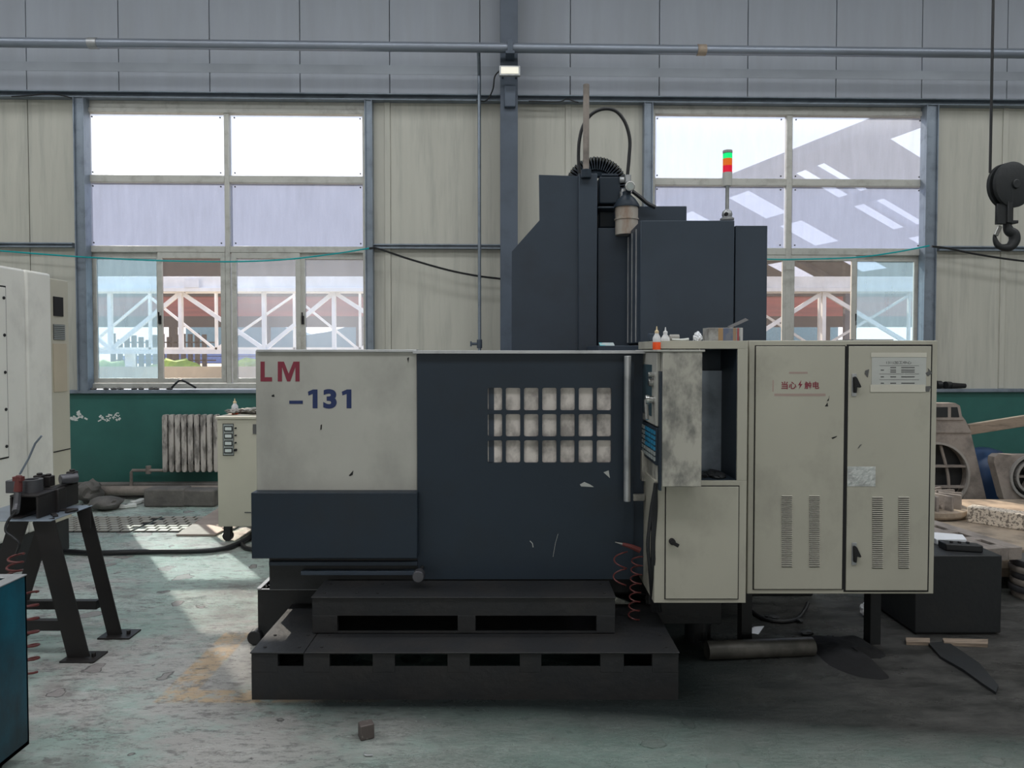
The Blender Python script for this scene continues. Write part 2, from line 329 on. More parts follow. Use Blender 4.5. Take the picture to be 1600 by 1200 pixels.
# ================================================================= THE HALL
WD = 8.6
G().box(-13, -12, -.2, 13, 9.3, 0).build('floor', M['floor'], org=(0, 0, 0), smooth=0, **S)
G().box(-13, -12, 7.6, 13, 9.4, 7.8).build('ceiling', mat('ceiling_sheet', (.5, .5, .5), .8), smooth=0, **S)
lw = mat('side_wall_sheet', (.42, .43, .42), .7)
G().box(-13.2, -12, 0, -13, 9.4, 7.6).build('wall_left', lw, smooth=0, **S)
G().box(13, -12, 0, 13.2, 9.4, 7.6).build('wall_right', lw, smooth=0, **S)
G().box(-13, -12.2, 0, 13, -12, 7.6).build('wall_rear', lw, smooth=0, **S)
zs = PW(800, 608, WD).z                       # height of the sill on the green dwarf wall
wb = G().box(-13, WD-.05, 0, 13, WD+.22, zs-.03).build('wall_back', M['green_wall'], fr=1, org=(0, WD, 0), smooth=0, **S)
G().box(-13, WD-.09, zs-.04, 13, WD+.22, zs).build('sill_ledge', M['steel'], wb, bev=.004)
ztop = 7.6; zg = PW(800, 158, WD).z; zm = PW(650, 386, WD).z
seams = [-1700, -1270, -985, -700, -410, -245, -100, 42, 186, 328, 469, 609, 750, 891, 1030, 1168, 1306, 1440, 1573, 1705, 1850, 2200, 2600]
sxs = [PW(p, 150, WD).x for p in seams]
for a, b in zip(sxs[:-1], sxs[1:]):
    G().box(a+.004, WD, zg, b-.004, WD+.1, ztop).build('wall_panel', M['panel_hi'], wb, bev=.004, org=None)
XL0, XL1 = PW(134, 380, WD).x, PW(574, 380, WD).x
XR0, XR1 = PW(1014, 380, WD).x, PW(1448, 380, WD).x
def lowpanels(xa, xb):
    cuts = [xa] + [s for s in sxs if xa+.05 < s < xb-.05] + [xb]
    for a, b in zip(cuts[:-1], cuts[1:]):
        for z0, z1 in ((zs-.03, zm), (zm, zg)):
            G().box(a+.004, WD+.005, z0, b-.004, WD+.1, z1).build('wall_panel', M['panel_lo'], wb, bev=.004)
lowpanels(-13, XL0); lowpanels(XL1, XR0); lowpanels(XR1, 13)
bk_ = G().box(-13, WD+.1, zg-.01, 13, WD+.13, ztop)
for a, b in ((-13, XL0), (XL1, XR0), (XR1, 13)): bk_.box(a, WD+.1, zs-.03, b, WD+.13, zg-.01)
bk_.build('backing_sheet', M['seam'], wb)
# seam cover strips with a bulging edge
for p in (609, 1573, 891):
    x = PW(p-8, 300, WD).x
    G().box(x, WD-.012, zs, x+.07, WD+.01, zg-.02).build('seam_strip', M['panel_lo'], wb, bev=.006)
G().box(-13, WD-.002, PW(800, 118, WD).z, 13, WD+.01, PW(800, 104, WD).z).build('shadow_band', mat('shadow_band_grey', (.25, .275, .31), .5), wb)  # shadow band below the pipe, put in as a darker grey strip
# girts, posts
g = G().box(-13, WD-.10, zg-.035, 13, WD, zg-.015).box(-13, WD-.10, zg+.03, 13, WD, zg+.045).box(-13, WD-.02, zg-.03, 13, WD, zg+.04)
g.build('trim_1', M['steel'], fr=1, bev=.003, **S)
for i, (a, b) in enumerate(((-13, PW(118, 383, WD).x), (PW(583, 386, WD).x, PW(1006, 386, WD).x), (PW(1462, 386, WD).x, 13))):
    G().box(a, WD-.07, zm-.028, b, WD, zm-.012).box(a, WD-.07, zm+.012, b, WD, zm+.028).box(a, WD-.012, zm-.02, b, WD+.006, zm+.02).build('trim_%d' % (i+2), M['steel'], fr=1, bev=.002, **S)
for i, (p0, p1) in enumerate(((119, 136), (571, 583), (1005, 1019), (1443, 1462))):
    a, b = PW(p0, 380, WD-.08).x, PW(p1, 380, WD-.08).x
    G().prism([(a, zs), (a, zg-.02), (b, zg-.02), (b, zs)], WD-.08, WD+.02).box(b-.012, WD-.11, zs, b, WD-.08, zg-.03).box(a, WD-.11, zs, a+.012, WD-.08, zg-.03).build('trim_%d' % (i+5), M['steel'], fr=1, bev=.003, **S)
# windows
def window(n, cols, rows, sash, mats, label):
    (x0, xa, xb, x1), (y0, ya, yb, y1, y2, y3) = cols, rows
    z = lambda p: PW((x0+x1)/2, p, WD+.03).z; x = lambda p: PW(p, 390, WD+.03).x
    X0, XA, XB, X1 = x(x0), x(xa), x(xb), x(x1); e = .065
    w = T('window_%d' % n, label, None, ((X0+X1)/2, WD+.06, z(y3)-.06), 1, kind='structure')
    f = G().box(X0-e, WD-.01, z(y0), X1+e, WD+.09, z(y0)+.055).box(X0-e-.1, WD+.01, z(y0)+.05, X1+e+.1, WD+.09, zg+.03).box(X0-e, WD-.01, z(y3)-.07, X1+e, WD+.09, z(y3)-.005)
    f.box(X0-e, WD-.01, z(y3)-.01, X0, WD+.09, z(y0)+.01).box(X1, WD-.01, z(y3)-.01, X1+e, WD+.09, z(y0)+.01)
    f.box(XA+.02, WD+.005, z(y3)-.01, XB-.02, WD+.085, z(y0)+.01)
    f.build('window_frame', M['alu'], w, bev=.006)
    for (a, b) in ((X0, XA), (XB, X1)):
        for zz0, zz1 in ((z(ya+11), z(ya)), (z(y1+3), z(yb))):
            G().box(a-.02, WD+.002, zz0, b+.02, WD+.08, zz1).build('transom', M['alu'], w, bev=.006)
    k = 0
    for r, (p, q) in enumerate(((y0, ya), (ya+11, yb))):
        for (a, b) in ((X0, XA), (XB, X1)):
            G().add([(a-.02, WD+.05, z(q)-.02), (b+.02, WD+.05, z(q)-.02), (b+.02, WD+.05, z(p)+.02), (a-.02, WD+.05, z(p)+.02)], [(0, 1, 2, 3)]).build('upper_pane', mats[k], w, smooth=0)
            s = G()
            for cx_ in (a+.035, b-.035):
                for cz in (z(q)+.04, z(p)-.04): s.cyl((cx_, WD+.042, cz), (cx_, WD+.049, cz), .009, n=8)
            s.build('screw', M['seam'], w); k += 1
    zt, zb = z(y1+4), z(y3); kk = 0
    for j, (p, q) in enumerate(sash):
        a, b = x(p), x(q); d = 0 if j in (1, 2) else .035; t = .055
        s = G().box(a-t, WD+.008+d, zt-.06, b+t, WD+.04+d, zt+.012).box(a-t, WD+.008+d, zb, b+t, WD+.04+d, zb+.055)
        s.box(a-t, WD+.008+d, zb+.05, a, WD+.04+d, zt-.05).box(b, WD+.008+d, zb+.05, b+t, WD+.04+d, zt-.05)
        so = s.build('sash', M['alu'], w, bev=.004)
        G().add([(a-.01, WD+.024+d, zb+.04), (b+.01, WD+.024+d, zb+.04), (b+.01, WD+.024+d, zt-.05), (a-.01, WD+.024+d, zt-.05)], [(0, 1, 2, 3)]).build('pane', mats[4+j], so, smooth=0)
        if j in (1, 3):
            hz = (zb+zt)/2 - .02
            G().box(a-.045, WD-.012+d, hz-.05, a-.015, WD+.012+d, hz+.05).beam((a-.03, WD-.02+d, hz), (a-.03, WD-.03+d, hz+.09), .014, .014, (1, 0, 0)).build('sash_latch', M['seam'], so, bev=.002)
window(1, (141, 350, 363, 568), (178, 275, 385, 392, 0, 598), ((149, 243), (254, 345), (370, 462), (476, 568)),
       [M['pcl'], M['pcl'], M['pc'], M['pc'], M['gl_blue'], M['gl_clear'], M['gl_haze'], M['gl_haze']], 'left steel framed window with dusty panes')
window(2, (1022, 1224, 1238, 1440), (181, 280, 388, 396, 0, 598), ((1028, 1120), (1130, 1222), (1241, 1330), (1341, 1430)),
       [M['pcr'], M['pcr'], M['pc'], M['pc'], M['gl_haze'], M['gl_clear'], M['gl_clear'], M['gl_blue']], 'right steel framed window behind the machine')
# steel column
c0, c1 = PW(782, 400, 8.15).x, PW(809, 400, 8.15).x
col = T('trim_9', 'dark steel H column between the windows', None, ((c0+c1)/2, 8.25, 0), 1, kind='structure')
G().box(c0, 8.15, 0, c1, 8.165, 7.6).box(c0, 8.43, 0, c1, 8.445, 7.6).box((c0+c1)/2-.006, 8.16, 0, (c0+c1)/2+.006, 8.44, 7.6).build('column_profile', M['column'], col, bev=.002)
a, b, c, d = rect(788, 135, 806, 168, 8.13, 1)
G().box(a, 8.10, b, c, 8.15, d).build('bracket_box', M['column'], col, bev=.01)
a, b, c, d = rect(786, 395, 808, 545, 8.13, 1)
# big pipe along the wall
pc = PW(800, 75, 8.0); rr = .052
def pz(px): return PW(px, 75, 8.0)
pp = T('overhead_pipe', 'long grey horizontal pipe running under the roof across the back wall', 'pipe', (0, 8.0, pc.z), 1)
G().cyl((-12.5, 8.0, pc.z), (12.5, 8.0, pc.z), rr, n=20).build('pipe_run', mat('pipe_grey', (.22, .25, .30), .35, .4, (.14, .15, .17), 2, .45, .7, .6, (.3, 1, 1)), pp)
for px in (146, 1096):
    p = pz(px); G().cyl((p.x-.05, 8, pc.z), (p.x+.05, 8, pc.z), rr+.008, n=20).build('pipe_collar', M['galv'] if px < 500 else M['rust'], pp, bev=.003)
px0 = pz(797).x
G().box(px0-.05, 7.93, pc.z-.085, px0+.05, 8.15, pc.z-.055).box(px0-.03, 7.93, pc.z-.07, px0+.03, 7.95, pc.z+.07).box(px0-.03, 7.94, pc.z+.055, px0+.03, 8.15, pc.z+.07).build('pipe_hanger', M['column'], pp, bev=.003)
# thin conduit with tap
v = T('riser_pipe', 'thin vertical water pipe with a small tap between the left window and the column', 'pipe', (PW(749, 545, 8.4).x, 8.4, 1.2), 1)
x = PW(749, 300, 8.4).x; zb = PW(749, 548, 8.4).z
G().tube([(x, 8.02, pc.z), (x, 8.25, pc.z-.06), (x, 8.4, pc.z-.16), (x, 8.4, zs)], .02, 10).build('pipe_run', M['steel'], v)
G().cyl((x, 8.4, zb+.03), (x, 8.4, zb+.13), .032, n=12).cyl((x, 8.4, zb+.08), (x-.09, 8.4, zb+.08), .016, n=10).build('valve_body', M['column'], v)
G().box(x-.11, 8.38, zb+.05, x-.09, 8.42, zb+.11).build('valve_handle', M['column'], v, bev=.004)
# floodlight
a, b, c, d = rect(780, 102, 813, 118, 7.95, 1)
fl = T('floodlight', 'small rectangular LED floodlight on the steel column', 'light', ((a+c)/2, 8.0, b), 1)
G().box(a, 7.95, b, c, 8.0, d).build('housing', M['galv'], fl, bev=.006)
G().box(a+.02, 7.944, b+.02, c-.02, 7.952, d-.02).build('lens', emit('lamp_glow', (1, .93, .72), .35, (.8, .78, .7)), fl)
for x in (a+.03, c-.05): G().box(x, 8.0, b+.04, x+.02, 8.15, d-.03).build('bracket', M['column'], fl)
q = [PW(781, 110, 7.99), PW(773, 120, 8.1), PW(770, 140, 8.4), PW(760, 157, 8.45), PW(745, 157, 8.48)]
G().tube(q, .008, 6, 6).build('lamp_cable', M['rubber'], fl)
# wires on the wall
def wire(name, pts, r, m, label, D=8.42, cat='cable'):
    G().tube([PW(a, b, D) for a, b in pts], r, 6, 6).build(name, m, fr=1, label=label, cat=cat)
wire('teal_wire', [(-60, 388), (0, 392), (120, 401), (240, 407), (350, 409), (440, 406), (520, 397), (577, 388)], .009, M['teal'], 'thin teal wire sagging across the left window')
wire('teal_wire', [(1100, 398), (1198, 405), (1260, 405), (1340, 402), (1400, 394), (1452, 384)], .009, M['teal'], 'thin teal wire crossing the right window')
wire('black_cable', [(577, 388), (592, 389), (640, 405), (700, 422), (745, 431), (784, 436)], .012, M['rubber'], 'black cable sloping from left window to the steel column')
wire('black_cable', [(1456, 385), (1480, 388), (1530, 398), (1600, 408), (1680, 414)], .012, M['rubber'], 'black cable sloping down beside the right window')
wire('thin_cable', [(18, 151), (50, 149), (75, 146), (100, 150), (112, 153)], .007, M['rubber'], 'thin black cable lying on the rail at upper left', 8.44)
wire('thin_cable', [(826, 158), (872, 159), (885, 155), (896, 158), (904, 160)], .007, M['rubber'], 'thin black cable curling on the rail right of the column', 8.44)

# radiator
a, b, c, d = rect(252, 648, 342, 738, 8.38, 1)
ra = T('radiator', 'old sectional radiator with flaking paint on the green wall', 'radiator', ((a+c)/2, 8.42, b), 1)
n = 9; wd = (c-a)/n; rm = mat('flaking_radiator_paint', (.46, .43, .40), .6, 0, (.08, .075, .07), 7, .46, .6, .8, (2, 2, .6))
for i in range(n):
    x0 = a+i*wd
    G().prism([(x0+.008, b+.03), (x0+.02, b), (x0+wd-.02, b), (x0+wd-.008, b+.03), (x0+wd-.008, d-.03), (x0+wd-.02, d), (x0+.02, d), (x0+.008, d-.03)], 8.38, 8.47).build('radiator_section', rm, ra, bev=.006)
for i in range(1, n):
    for zz in (b+.11, d-.12): G().cyl((a+i*wd-.02, 8.42, zz), (a+i*wd+.02, 8.42, zz), .032, n=10).build('joint_nipple', M['seam'], ra)
for x in (a+.1, c-.1): G().cyl((x, 8.45, b+.12), (x, 8.546, b+.12), .015).build('wall_bracket', M['seam'], ra)
p = [PW(255, 735, 8.42), PW(207, 735, 8.45), PW(205, 738, 8.45), PW(205, 765, 8.45)]
G().tube(p, .018, 8).cyl(PW(232, 728, 8.44), PW(232, 740, 8.44), .03).build('feed_pipe', M['cast'], ra)
# skirting pipe, blocks and rubble along the wall foot
z0 = PW(250, 772, 8.4)
zz = PW(300, 772, 8.35).z
sk = T('heating_pipe', 'thick dusty heating pipe along the foot of the green wall', 'pipe', (0, 8.35, 0), 1)
G().cyl((-6.2, 8.35, .10), (12.5, 8.35, .10), .055, n=14).build('pipe_run', M['cast'], sk)
for k in range(-2, 7): G().box(k*1.8-.04, 8.30, 0, k*1.8+.04, 8.40, .055).build('pipe_support', M['concrete'], sk)
G().box(-6, 8.45, 0, 12.5, 8.55, .17).build('baseboard_back', M['concrete'], fr=1, bev=.02, **S)
q = FL(272, 793); G().obox((q.x-.12, q.y+.12, .10), (.44, .22, .20), Matrix.Rotation(.03, 4, 'Z').to_euler()).obox((q.x+.26, q.y+.12, .095), (.36, .20, .185), Matrix.Rotation(-.05, 4, 'Z').to_euler()).build('stone_block', M['concrete'], label='long rough concrete block lying against the wall foot under the radiator', cat='block', bev=.02)
q = FL(158, 799); G().blob((q.x, q.y+.1, .07), (.17, .16, .075), 5, .1).build('sandbag', M['concrete'], label='round dusty sack at the foot of the green wall', cat='sack')
q = FL(128, 790); G().blob((q.x, q.y+.15, .12), (.12, .15, .13), 9, .2).build('stone_block', M['concrete'], label='rough rubble lump left of the dusty sack', cat='block')
PL = ('long pale plaster strip nearest the dusty sack', 'pale plaster piece between the sack and the long block', 'small white plaster lump near the long block', 'smallest plaster crumb right against the long block')
for i, (px, py) in enumerate(((186, 796), (200, 795), (208, 790), (217, 787))):
    q = FL(px, py); G().obox((q.x, q.y+.05, .025), (.14-.02*i, .07, .04), Matrix.Rotation(i*.5, 4, 'Z').to_euler()).build('plaster_chip', M['paper'] if 0 else M['bare'], label=PL[i], cat='debris', group='broken plaster pieces by the wall', bev=.008)
g = G()
for i in range(60):
    px, py = R.choice([(115, 655), (165, 655), (124, 651), (180, 650), (290, 770)]); px += R.gauss(0, 5); py += R.gauss(0, 2.5)
    q = PW(px, py, WD-.053); g.obox(q, (R.uniform(.01, .05), .004, R.uniform(.008, .03)), Matrix.Rotation(R.uniform(-1, 1), 4, 'Y').to_euler())
g.build('paint_chips', M['bare'], wb, kind='stuff')
# window sill clutter
g = G().tube([PW(268, 606, 8.5), PW(276, 598, 8.5), PW(283, 594, 8.45), PW(296, 600, 8.45), PW(306, 606, 8.5)], .012, 8, 5)
g.build('wire_hoop', M['rubber'], fr=1, label='bent black wire hoop on the sill of the left window', cat='wire')
for i in range(9):
    q = PW(150+i*14+R.uniform(-4, 4), 606, 8.54); G().blob((q.x, 8.54, zs+.012), (.035, .02, .016), i, .3, 2, 2).build('debris_lump', M['concrete'], fr=1, label='small dirt lump on the sill of the left window', cat='debris', group='dirt lumps on the left window sill')
q = PW(1483, 604, 8.55); t = T('hand_grinder', 'dark greasy power tool lying on the ledge right of the cabinets', 'tool', (q.x, 8.55, zs), 1)
G().cyl((q.x+.02, 8.55, zs+.04), (q.x+.20, 8.55, zs+.035), .036, .028, 12).build('tool_body', M['seam'], t, bev=.004)
G().cyl((q.x-.06, 8.53, zs+.045), (q.x+.03, 8.57, zs+.045), .045, .04, 14).cyl((q.x-.16, 8.55, zs+.05), (q.x-.10, 8.55, zs+.05), .048, n=14).build('tool_head', M['rubber'], t, bev=.004)

# ================================================================= THE YARD OUTSIDE
G().box(-150, 9.3, -.25, 150, 400, -.05).build('ground', M['ground'], smooth=0, **S)
def lattice(Y, xs, name, label):
    t = T(name, label, 'gantry', (0, Y, 0))
    zt0, zt1 = P(800, 456, Y).z, P(800, 432, Y).z; zb0, zb1 = P(800, 553, Y).z, P(800, 546, Y).z
    G().box(-26, Y, zt0+.12, 26, Y+.5, zt1).box(-26, Y-.12, zt0, 26, Y+.6, zt0+.13).build('girder', M['o_white'], t, bev=.01)
    G().box(-26, Y+.1, zb0, 26, Y+.3, zb1).box(-26, Y+1.7, zb0+.1, 26, Y+1.85, zb1+.08).build('bottom_chord', M['o_white'], t)
    G().box(-26, Y+1.6, zt0+.1, 26, Y+1.9, zt1-.1).build('rear_girder', M['o_white'], t)
    for k, px in enumerate(xs):
        x = P(px, 500, Y).x; x2 = P(xs[k+1], 500, Y).x if k+1 < len(xs) else None
        G().box(x-.06, Y+.1, zb1, x+.06, Y+.25, zt0).build('lattice_post', M['o_white'], t)
        G().box(x+.5, Y+1.7, zb1, x+.58, Y+1.82, zt0+.1).build('lattice_post', M['o_white'], t)
        if x2:
            a, b = ((x, zt0), (x2, zb1)) if k % 2 == 0 else ((x, zb1), (x2, zt0))
            G().beam((a[0], Y+.2, a[1]), (b[0], Y+.2, b[1]), .13, .10).build('lattice_brace', M['o_white'], t)
            G().beam((a[0]+.5, Y+1.75, b[1]), (b[0]+.5, Y+1.75, a[1]), .08, .08).build('lattice_brace', M['o_white'], t)
    for x in (-25, -13, -7.2, .5, 7, 16, 25): G().box(x-.12, Y+.3, -.05, x+.12, Y+.55, zb1).build('support_leg', M['o_white'], t)
    G().box(P(291, 440, Y).x, Y-.14, P(300, 450, Y).z, P(313, 440, Y).x, Y-.11, P(300, 436, Y).z).build('notice_plate', M['paper'], t)
lattice(24, [-260, -40, 60, 168, 279, 410, 520, 660, 800, 940, 1080, 1150, 1290, 1440, 1580], 'lattice_gantry', 'white painted lattice gantry girder standing in the yard outside')
# brown open shed far behind
G().box(-60, 21.0, -.05, 60, 21.3, P(800, 573, 21).z).build('low_wall', M['ground'], label='low tan wall across the yard below the gantry', cat='wall')
t = T('open_shed', 'long brown and red sheeted open shed seen far behind the gantry', 'building', (0, 46, 0)); Y = 46
z = lambda py: P(800, py, Y).z
G().box(-60, Y, z(463), 45, Y+.3, z(284)).build('fascia', M['o_brown'], t)
G().box(-60, Y+.1, z(494), 45, Y+.3, z(463)).build('red_cladding', M['o_red'], t)
G().box(-60, Y+.1, z(511), 45, Y+.3, z(494)).build('lower_cladding', M['o_brown'], t)
G().box(-60, Y+.1, z(284)-.1, 45, Y+18, z(284)+.1).build('roof', M['o_grey'], t)
for k in range(18): G().box(-58+k*6, Y, -.05, -57.6+k*6, Y+.4, z(511)).build('shed_column', M['o_brown'], t)
g = G()
for k in range(14):
    x = P(175+k*11, 530, 40).x; g.box(x-.1, 40, -.05, x+.1, 40.2, P(200, 520+R.uniform(0, 12), 40).z)
for k in range(3): g.box(P(165, 0, 40).x, 40, P(200, 536+k*14, 40).z, P(330, 0, 40).x, 40.1, P(200, 534+k*14, 40).z)
g.build('stacked_frames', M['o_brown'], label='rack of dark upright steel frames beyond the gantry at left', cat='rack')
# canopy with roof lights, its ridge running away from the hall
A = Vector((11.6, 20, 0)); Bd = Vector((-.276, .961, 0)).normalized(); sdv = Vector((.961, .276, 0)).normalized()
t = T('yard_canopy', 'grey gabled canopy with bright roof lights over the yard, seen through the right window', 'building', (A.x, A.y, 0))
def cpnt(s, u, zr=8.8, k=.42): p = A + Bd*s + sdv*u; return (p.x, p.y, zr - abs(u)*k)
holes_r = [(s, u) for s in (2.5, 9, 15.5, 22, 28.5) for u in (1.2, 4.0, 6.4)]
def slope(u0, u1, holes, L=24):
    ss = sorted({-2, L} | {h[0] for h in holes} | {h[1] for h in holes}); us = sorted({u0, u1} | {h[2] for h in holes} | {h[3] for h in holes})
    g = G()
    for a, b in zip(ss[:-1], ss[1:]):
        for c_, d_ in zip(us[:-1], us[1:]):
            if any(h[0] <= a < h[1] and h[2] <= c_ < h[3] for h in holes): continue
            g.add([cpnt(a, c_), cpnt(b, c_), cpnt(b, d_), cpnt(a, d_)], [(0, 1, 2, 3)])
    g.build('roof_sheet', M['o_grey'], t, smooth=0)
    for h in holes: G().add([cpnt(h[0]-.05, h[2]-.05, 8.85), cpnt(h[1]+.05, h[2]-.05, 8.85), cpnt(h[1]+.05, h[3]+.05, 8.85), cpnt(h[0]-.05, h[3]+.05, 8.85)], [(0, 1, 2, 3)]).build('overhead_light', M['skylight'], t, smooth=0)
slope(0, 9, [(s, s+1.5, u, u+1.9) for s in (1, 5.5, 10, 14.5, 19) for u in (1.0, 3.6, 6.2)])
slope(-9, 0, [(-1, 3.2, -6.5, -.8), (9, 12.4, -6.5, -.8), (18, 21, -6.5, -.8)])
for s in (-1.5, 6, 13.5, 23.5):
    g = G().beam(cpnt(s, -9, 8.7), cpnt(s, 0, 8.7), .25, .2, Bd).beam(cpnt(s, 0, 8.7), cpnt(s, 9, 8.7), .25, .2, Bd)
    for u in (-9, 9): p = A + Bd*s + sdv*u; g.box(p.x-.13, p.y-.13, -.05, p.x+.13, p.y+.13, 5.0)
    g.build('portal_frame', M['o_grey'], t)
for i in range(26):
    x = -32 + i*3.3 + R.uniform(-.1, .1); y = 33+R.uniform(-1, 1); h = R.uniform(.6, .8)
    G().blob((x, y, h*.8), (R.uniform(1.0, 1.5), .8, h), i, .22, 3).build('bush', M['leaf'], label='yellow green bush in the row beyond the yard', cat='bush', group='bushes beyond the yard')
g = G(); n = 60
pts = [(-150+i*5, 14 + 7*noise.noise(Vector((i*.13, 0, 0))) + 2*noise.noise(Vector((i*.5, 3, 0)))) for i in range(n+1)]
g.prism([(-150, 0)] + pts + [(150, 0)], 330, 350); g.build('hills', M['hill'], smooth=0, **S)
G().box(-60, 110, 0, -12, 120, 1.1).prism([(-60, 1.0), (-36, 2.4), (-12, 1.0)], 110, 120).build('far_hall', M['hillblue'], label='low blue roofed hall near the horizon', cat='building')

# ================================================================= MACHINING CENTRE
YD = 3.96                                     # plane of the sliding door
mc = T('machining_centre', 'large dark machining centre with sliding door and painted LM -131 panel', 'machine', (-.1, 4.7, 0))
zt = P(800, 551, YD).z
a, b, c, d = rect(652, 551, 990, 905, YD)
# door sheet: built round the grid of 21 openings
gx0, gz0, gx1, gz1 = rect(759, 603, 958, 726, YD)
g = G().box(a, YD, b, gx0, YD+.04, d).box(gx1, YD, b, c, YD+.04, d).box(gx0, YD, gz1, gx1, YD+.04, d).box(gx0, YD, b, gx1, YD+.04, gz0)
door = g.build('sliding_door', M['dark'], mc, bev=0)
cw, ch = (gx1-gx0)/7, (gz1-gz0)/3; g = G()
for i in range(7):
    for j in range(3):
        x0, z0 = gx0+i*cw, gz0+j*ch; mx, mz = cw*.105, ch*.07; r = .010
        inn = []
        for (qx, qz, a0) in ((x0+cw-mx-r, z0+ch-mz-r, 0), (x0+mx+r, z0+ch-mz-r, 90), (x0+mx+r, z0+mz+r, 180), (x0+cw-mx-r, z0+mz+r, 270)):
            for k in range(4): an = math.radians(a0+k*30); inn.append((qx+r*math.cos(an), qz+r*math.sin(an)))
        o_ = []
        for (qx, qz) in inn:
            dx, dz = qx-(x0+cw/2), qz-(z0+ch/2); s = min(cw/2/abs(dx), ch/2/abs(dz)); o_.append((x0+cw/2+dx*s, z0+ch/2+dz*s))
        cor = [(x0+cw, z0+ch), (x0, z0+ch), (x0, z0), (x0+cw, z0)]
        n = 16; v = [(p, YD, q) for p, q in o_] + [(p, YD, q) for p, q in inn] + [(p, YD+.02, q) for p, q in inn] + [(p, YD, q) for p, q in cor]
        f = []
        for k in range(n):
            k2 = (k+1) % n; f.append((k, k2, n+k2, n+k)); f.append((n+k, n+k2, 2*n+k2, 2*n+k))
        for q in range(4):
            seq = [(q*4+kk) % n for kk in range(4)]; f.append(tuple([3*n+q] + seq[::-1]))
        # edge gaps between corner groups are straight, nothing to add
        g.add(v, f)
g.build('window_grille', M['dark'], door, keep=False, smooth=0)
G().box(gx0-.02, YD+.022, gz0-.02, gx1+.02, YD+.032, gz1+.02).build('inspection_glass', M['glassd'], door)
q0, q1 = P(974, 556, 3.90), P(986, 783, 3.90); xm = (q0.x+q1.x)/2
G().cyl((xm, 3.895, q1.z), (xm, 3.895, q0.z), .019, n=16).build('door_handle', M['galv'], door, bev=.002)
G().cyl((xm, 3.9, q0.z-.12), (xm, YD, q0.z-.12), .012).cyl((xm, 3.9, q1.z+.15), (xm, YD, q1.z+.15), .012).build('handle_standoff', M['seam'], door)
for pts in (((906, 757), (913, 753), (922, 757), (928, 761), (908, 760)), ((943, 738), (951, 735), (953, 747))):
    G().loft([P(x, y, YD-.0005) for x, y in pts], [P(x, y, YD+.001) for x, y in pts]).build('torn_sticker', M['film'], door)
g = G().tube([P(x, y, YD) for x, y in ((872, 834), (868, 848), (864, 870))], .0012, 4).tube([P(x, y, YD) for x, y in ((828, 845), (832, 849), (833, 855))], .003, 4)
g.build('scratches', M['film'], door)
# enclosure behind the door
xl = P(400, 650, YD).x; xr = P(1010, 650, YD).x
G().box(a-.02, YD+.05, .44, xr, YD+.09, zt+.004).box(a, YD+.09, zt-.03, xr+.02, 5.25, zt+.004).box(xl+.03, 4.06, zt-.03, a, 5.25, zt+.012).box(xl+.03, 4.06, .47, xl+.06, 5.25, zt-.03).box(xl+.03, 5.21, .47, xr, 5.25, zt-.03).build('enclosure', M['dark2'], mc, bev=.003)
G().box(a-.02, YD-.03, d-.006, xr, YD+.05, d+.012).build('door_top_rail', M['chrome'] if 0 else M['galv'], mc, bev=.002)
# white side panel with paint
a2, b2, c2, d2 = rect(400, 549, 652, 769, YD+.02)
wp = G().box(a2, YD+.02, b2, c2, YD+.07, d2+.004).build('side_panel', M['white'], mc, 'white side panel with LM -131', bev=.004)
G().box(a2+.01, YD+.005, d2-.004, c2, YD+.09, d2+.010).build('panel_lip', M['galv'], mc, bev=.002)
def poly(name, pts, Y, m, par, th=.0015): return G().prism([(P(x, y, Y).x, P(x, y, Y).z) for x, y in pts], Y, Y+th).build(name, m, par, smooth=0)
def ptext(s, x0, y0, x1, y1, m, bold, par, Y, nm='lettering'):
    A_, B_, C_, D_ = rect(x0, y0, x1, y1, Y); return text(nm, s, m, par, A_, C_, B_, D_, Y, bold)
YT = YD+.0185
poly('lettering', [(407, 565), (413.5, 565), (413.5, 589.5), (425, 589.5), (425, 596), (407, 596)], YT, M['red'], wp); poly('lettering', [(434, 596), (434, 565), (443.5, 565), (451, 584), (458.5, 565), (468, 565), (468, 596), (461.5, 596), (461.5, 573), (453.5, 596), (448.5, 596), (440.5, 573), (440.5, 596)], YT, M['red'], wp)
A_, B_, C_, D_ = rect(452, 626, 473, 631, YT); G().box(A_, YT-.0005, B_, C_, YT+.002, D_).build('lettering', M['navy'], wp)
for ox in (0, 53): poly('lettering', [(481+ox, 612), (489+ox, 608.5), (496+ox, 608.5), (496+ox, 638), (488.5+ox, 638), (488.5+ox, 615.5), (482+ox, 618)], YT, M['navy'], wp)
ptext('3', 505, 608, 526, 638.5, M['navy'], .045, wp, YT)
for pts in (((501, 664), (503, 663), (502.5, 671), (500.5, 672)), ((545, 743), (552, 735), (551, 742), (547, 744)), ((424, 618), (428, 616), (429, 620), (425, 620)), ((636, 560), (639, 558), (638, 567))): poly('paint_chip', pts, YT, M['seam'], wp)
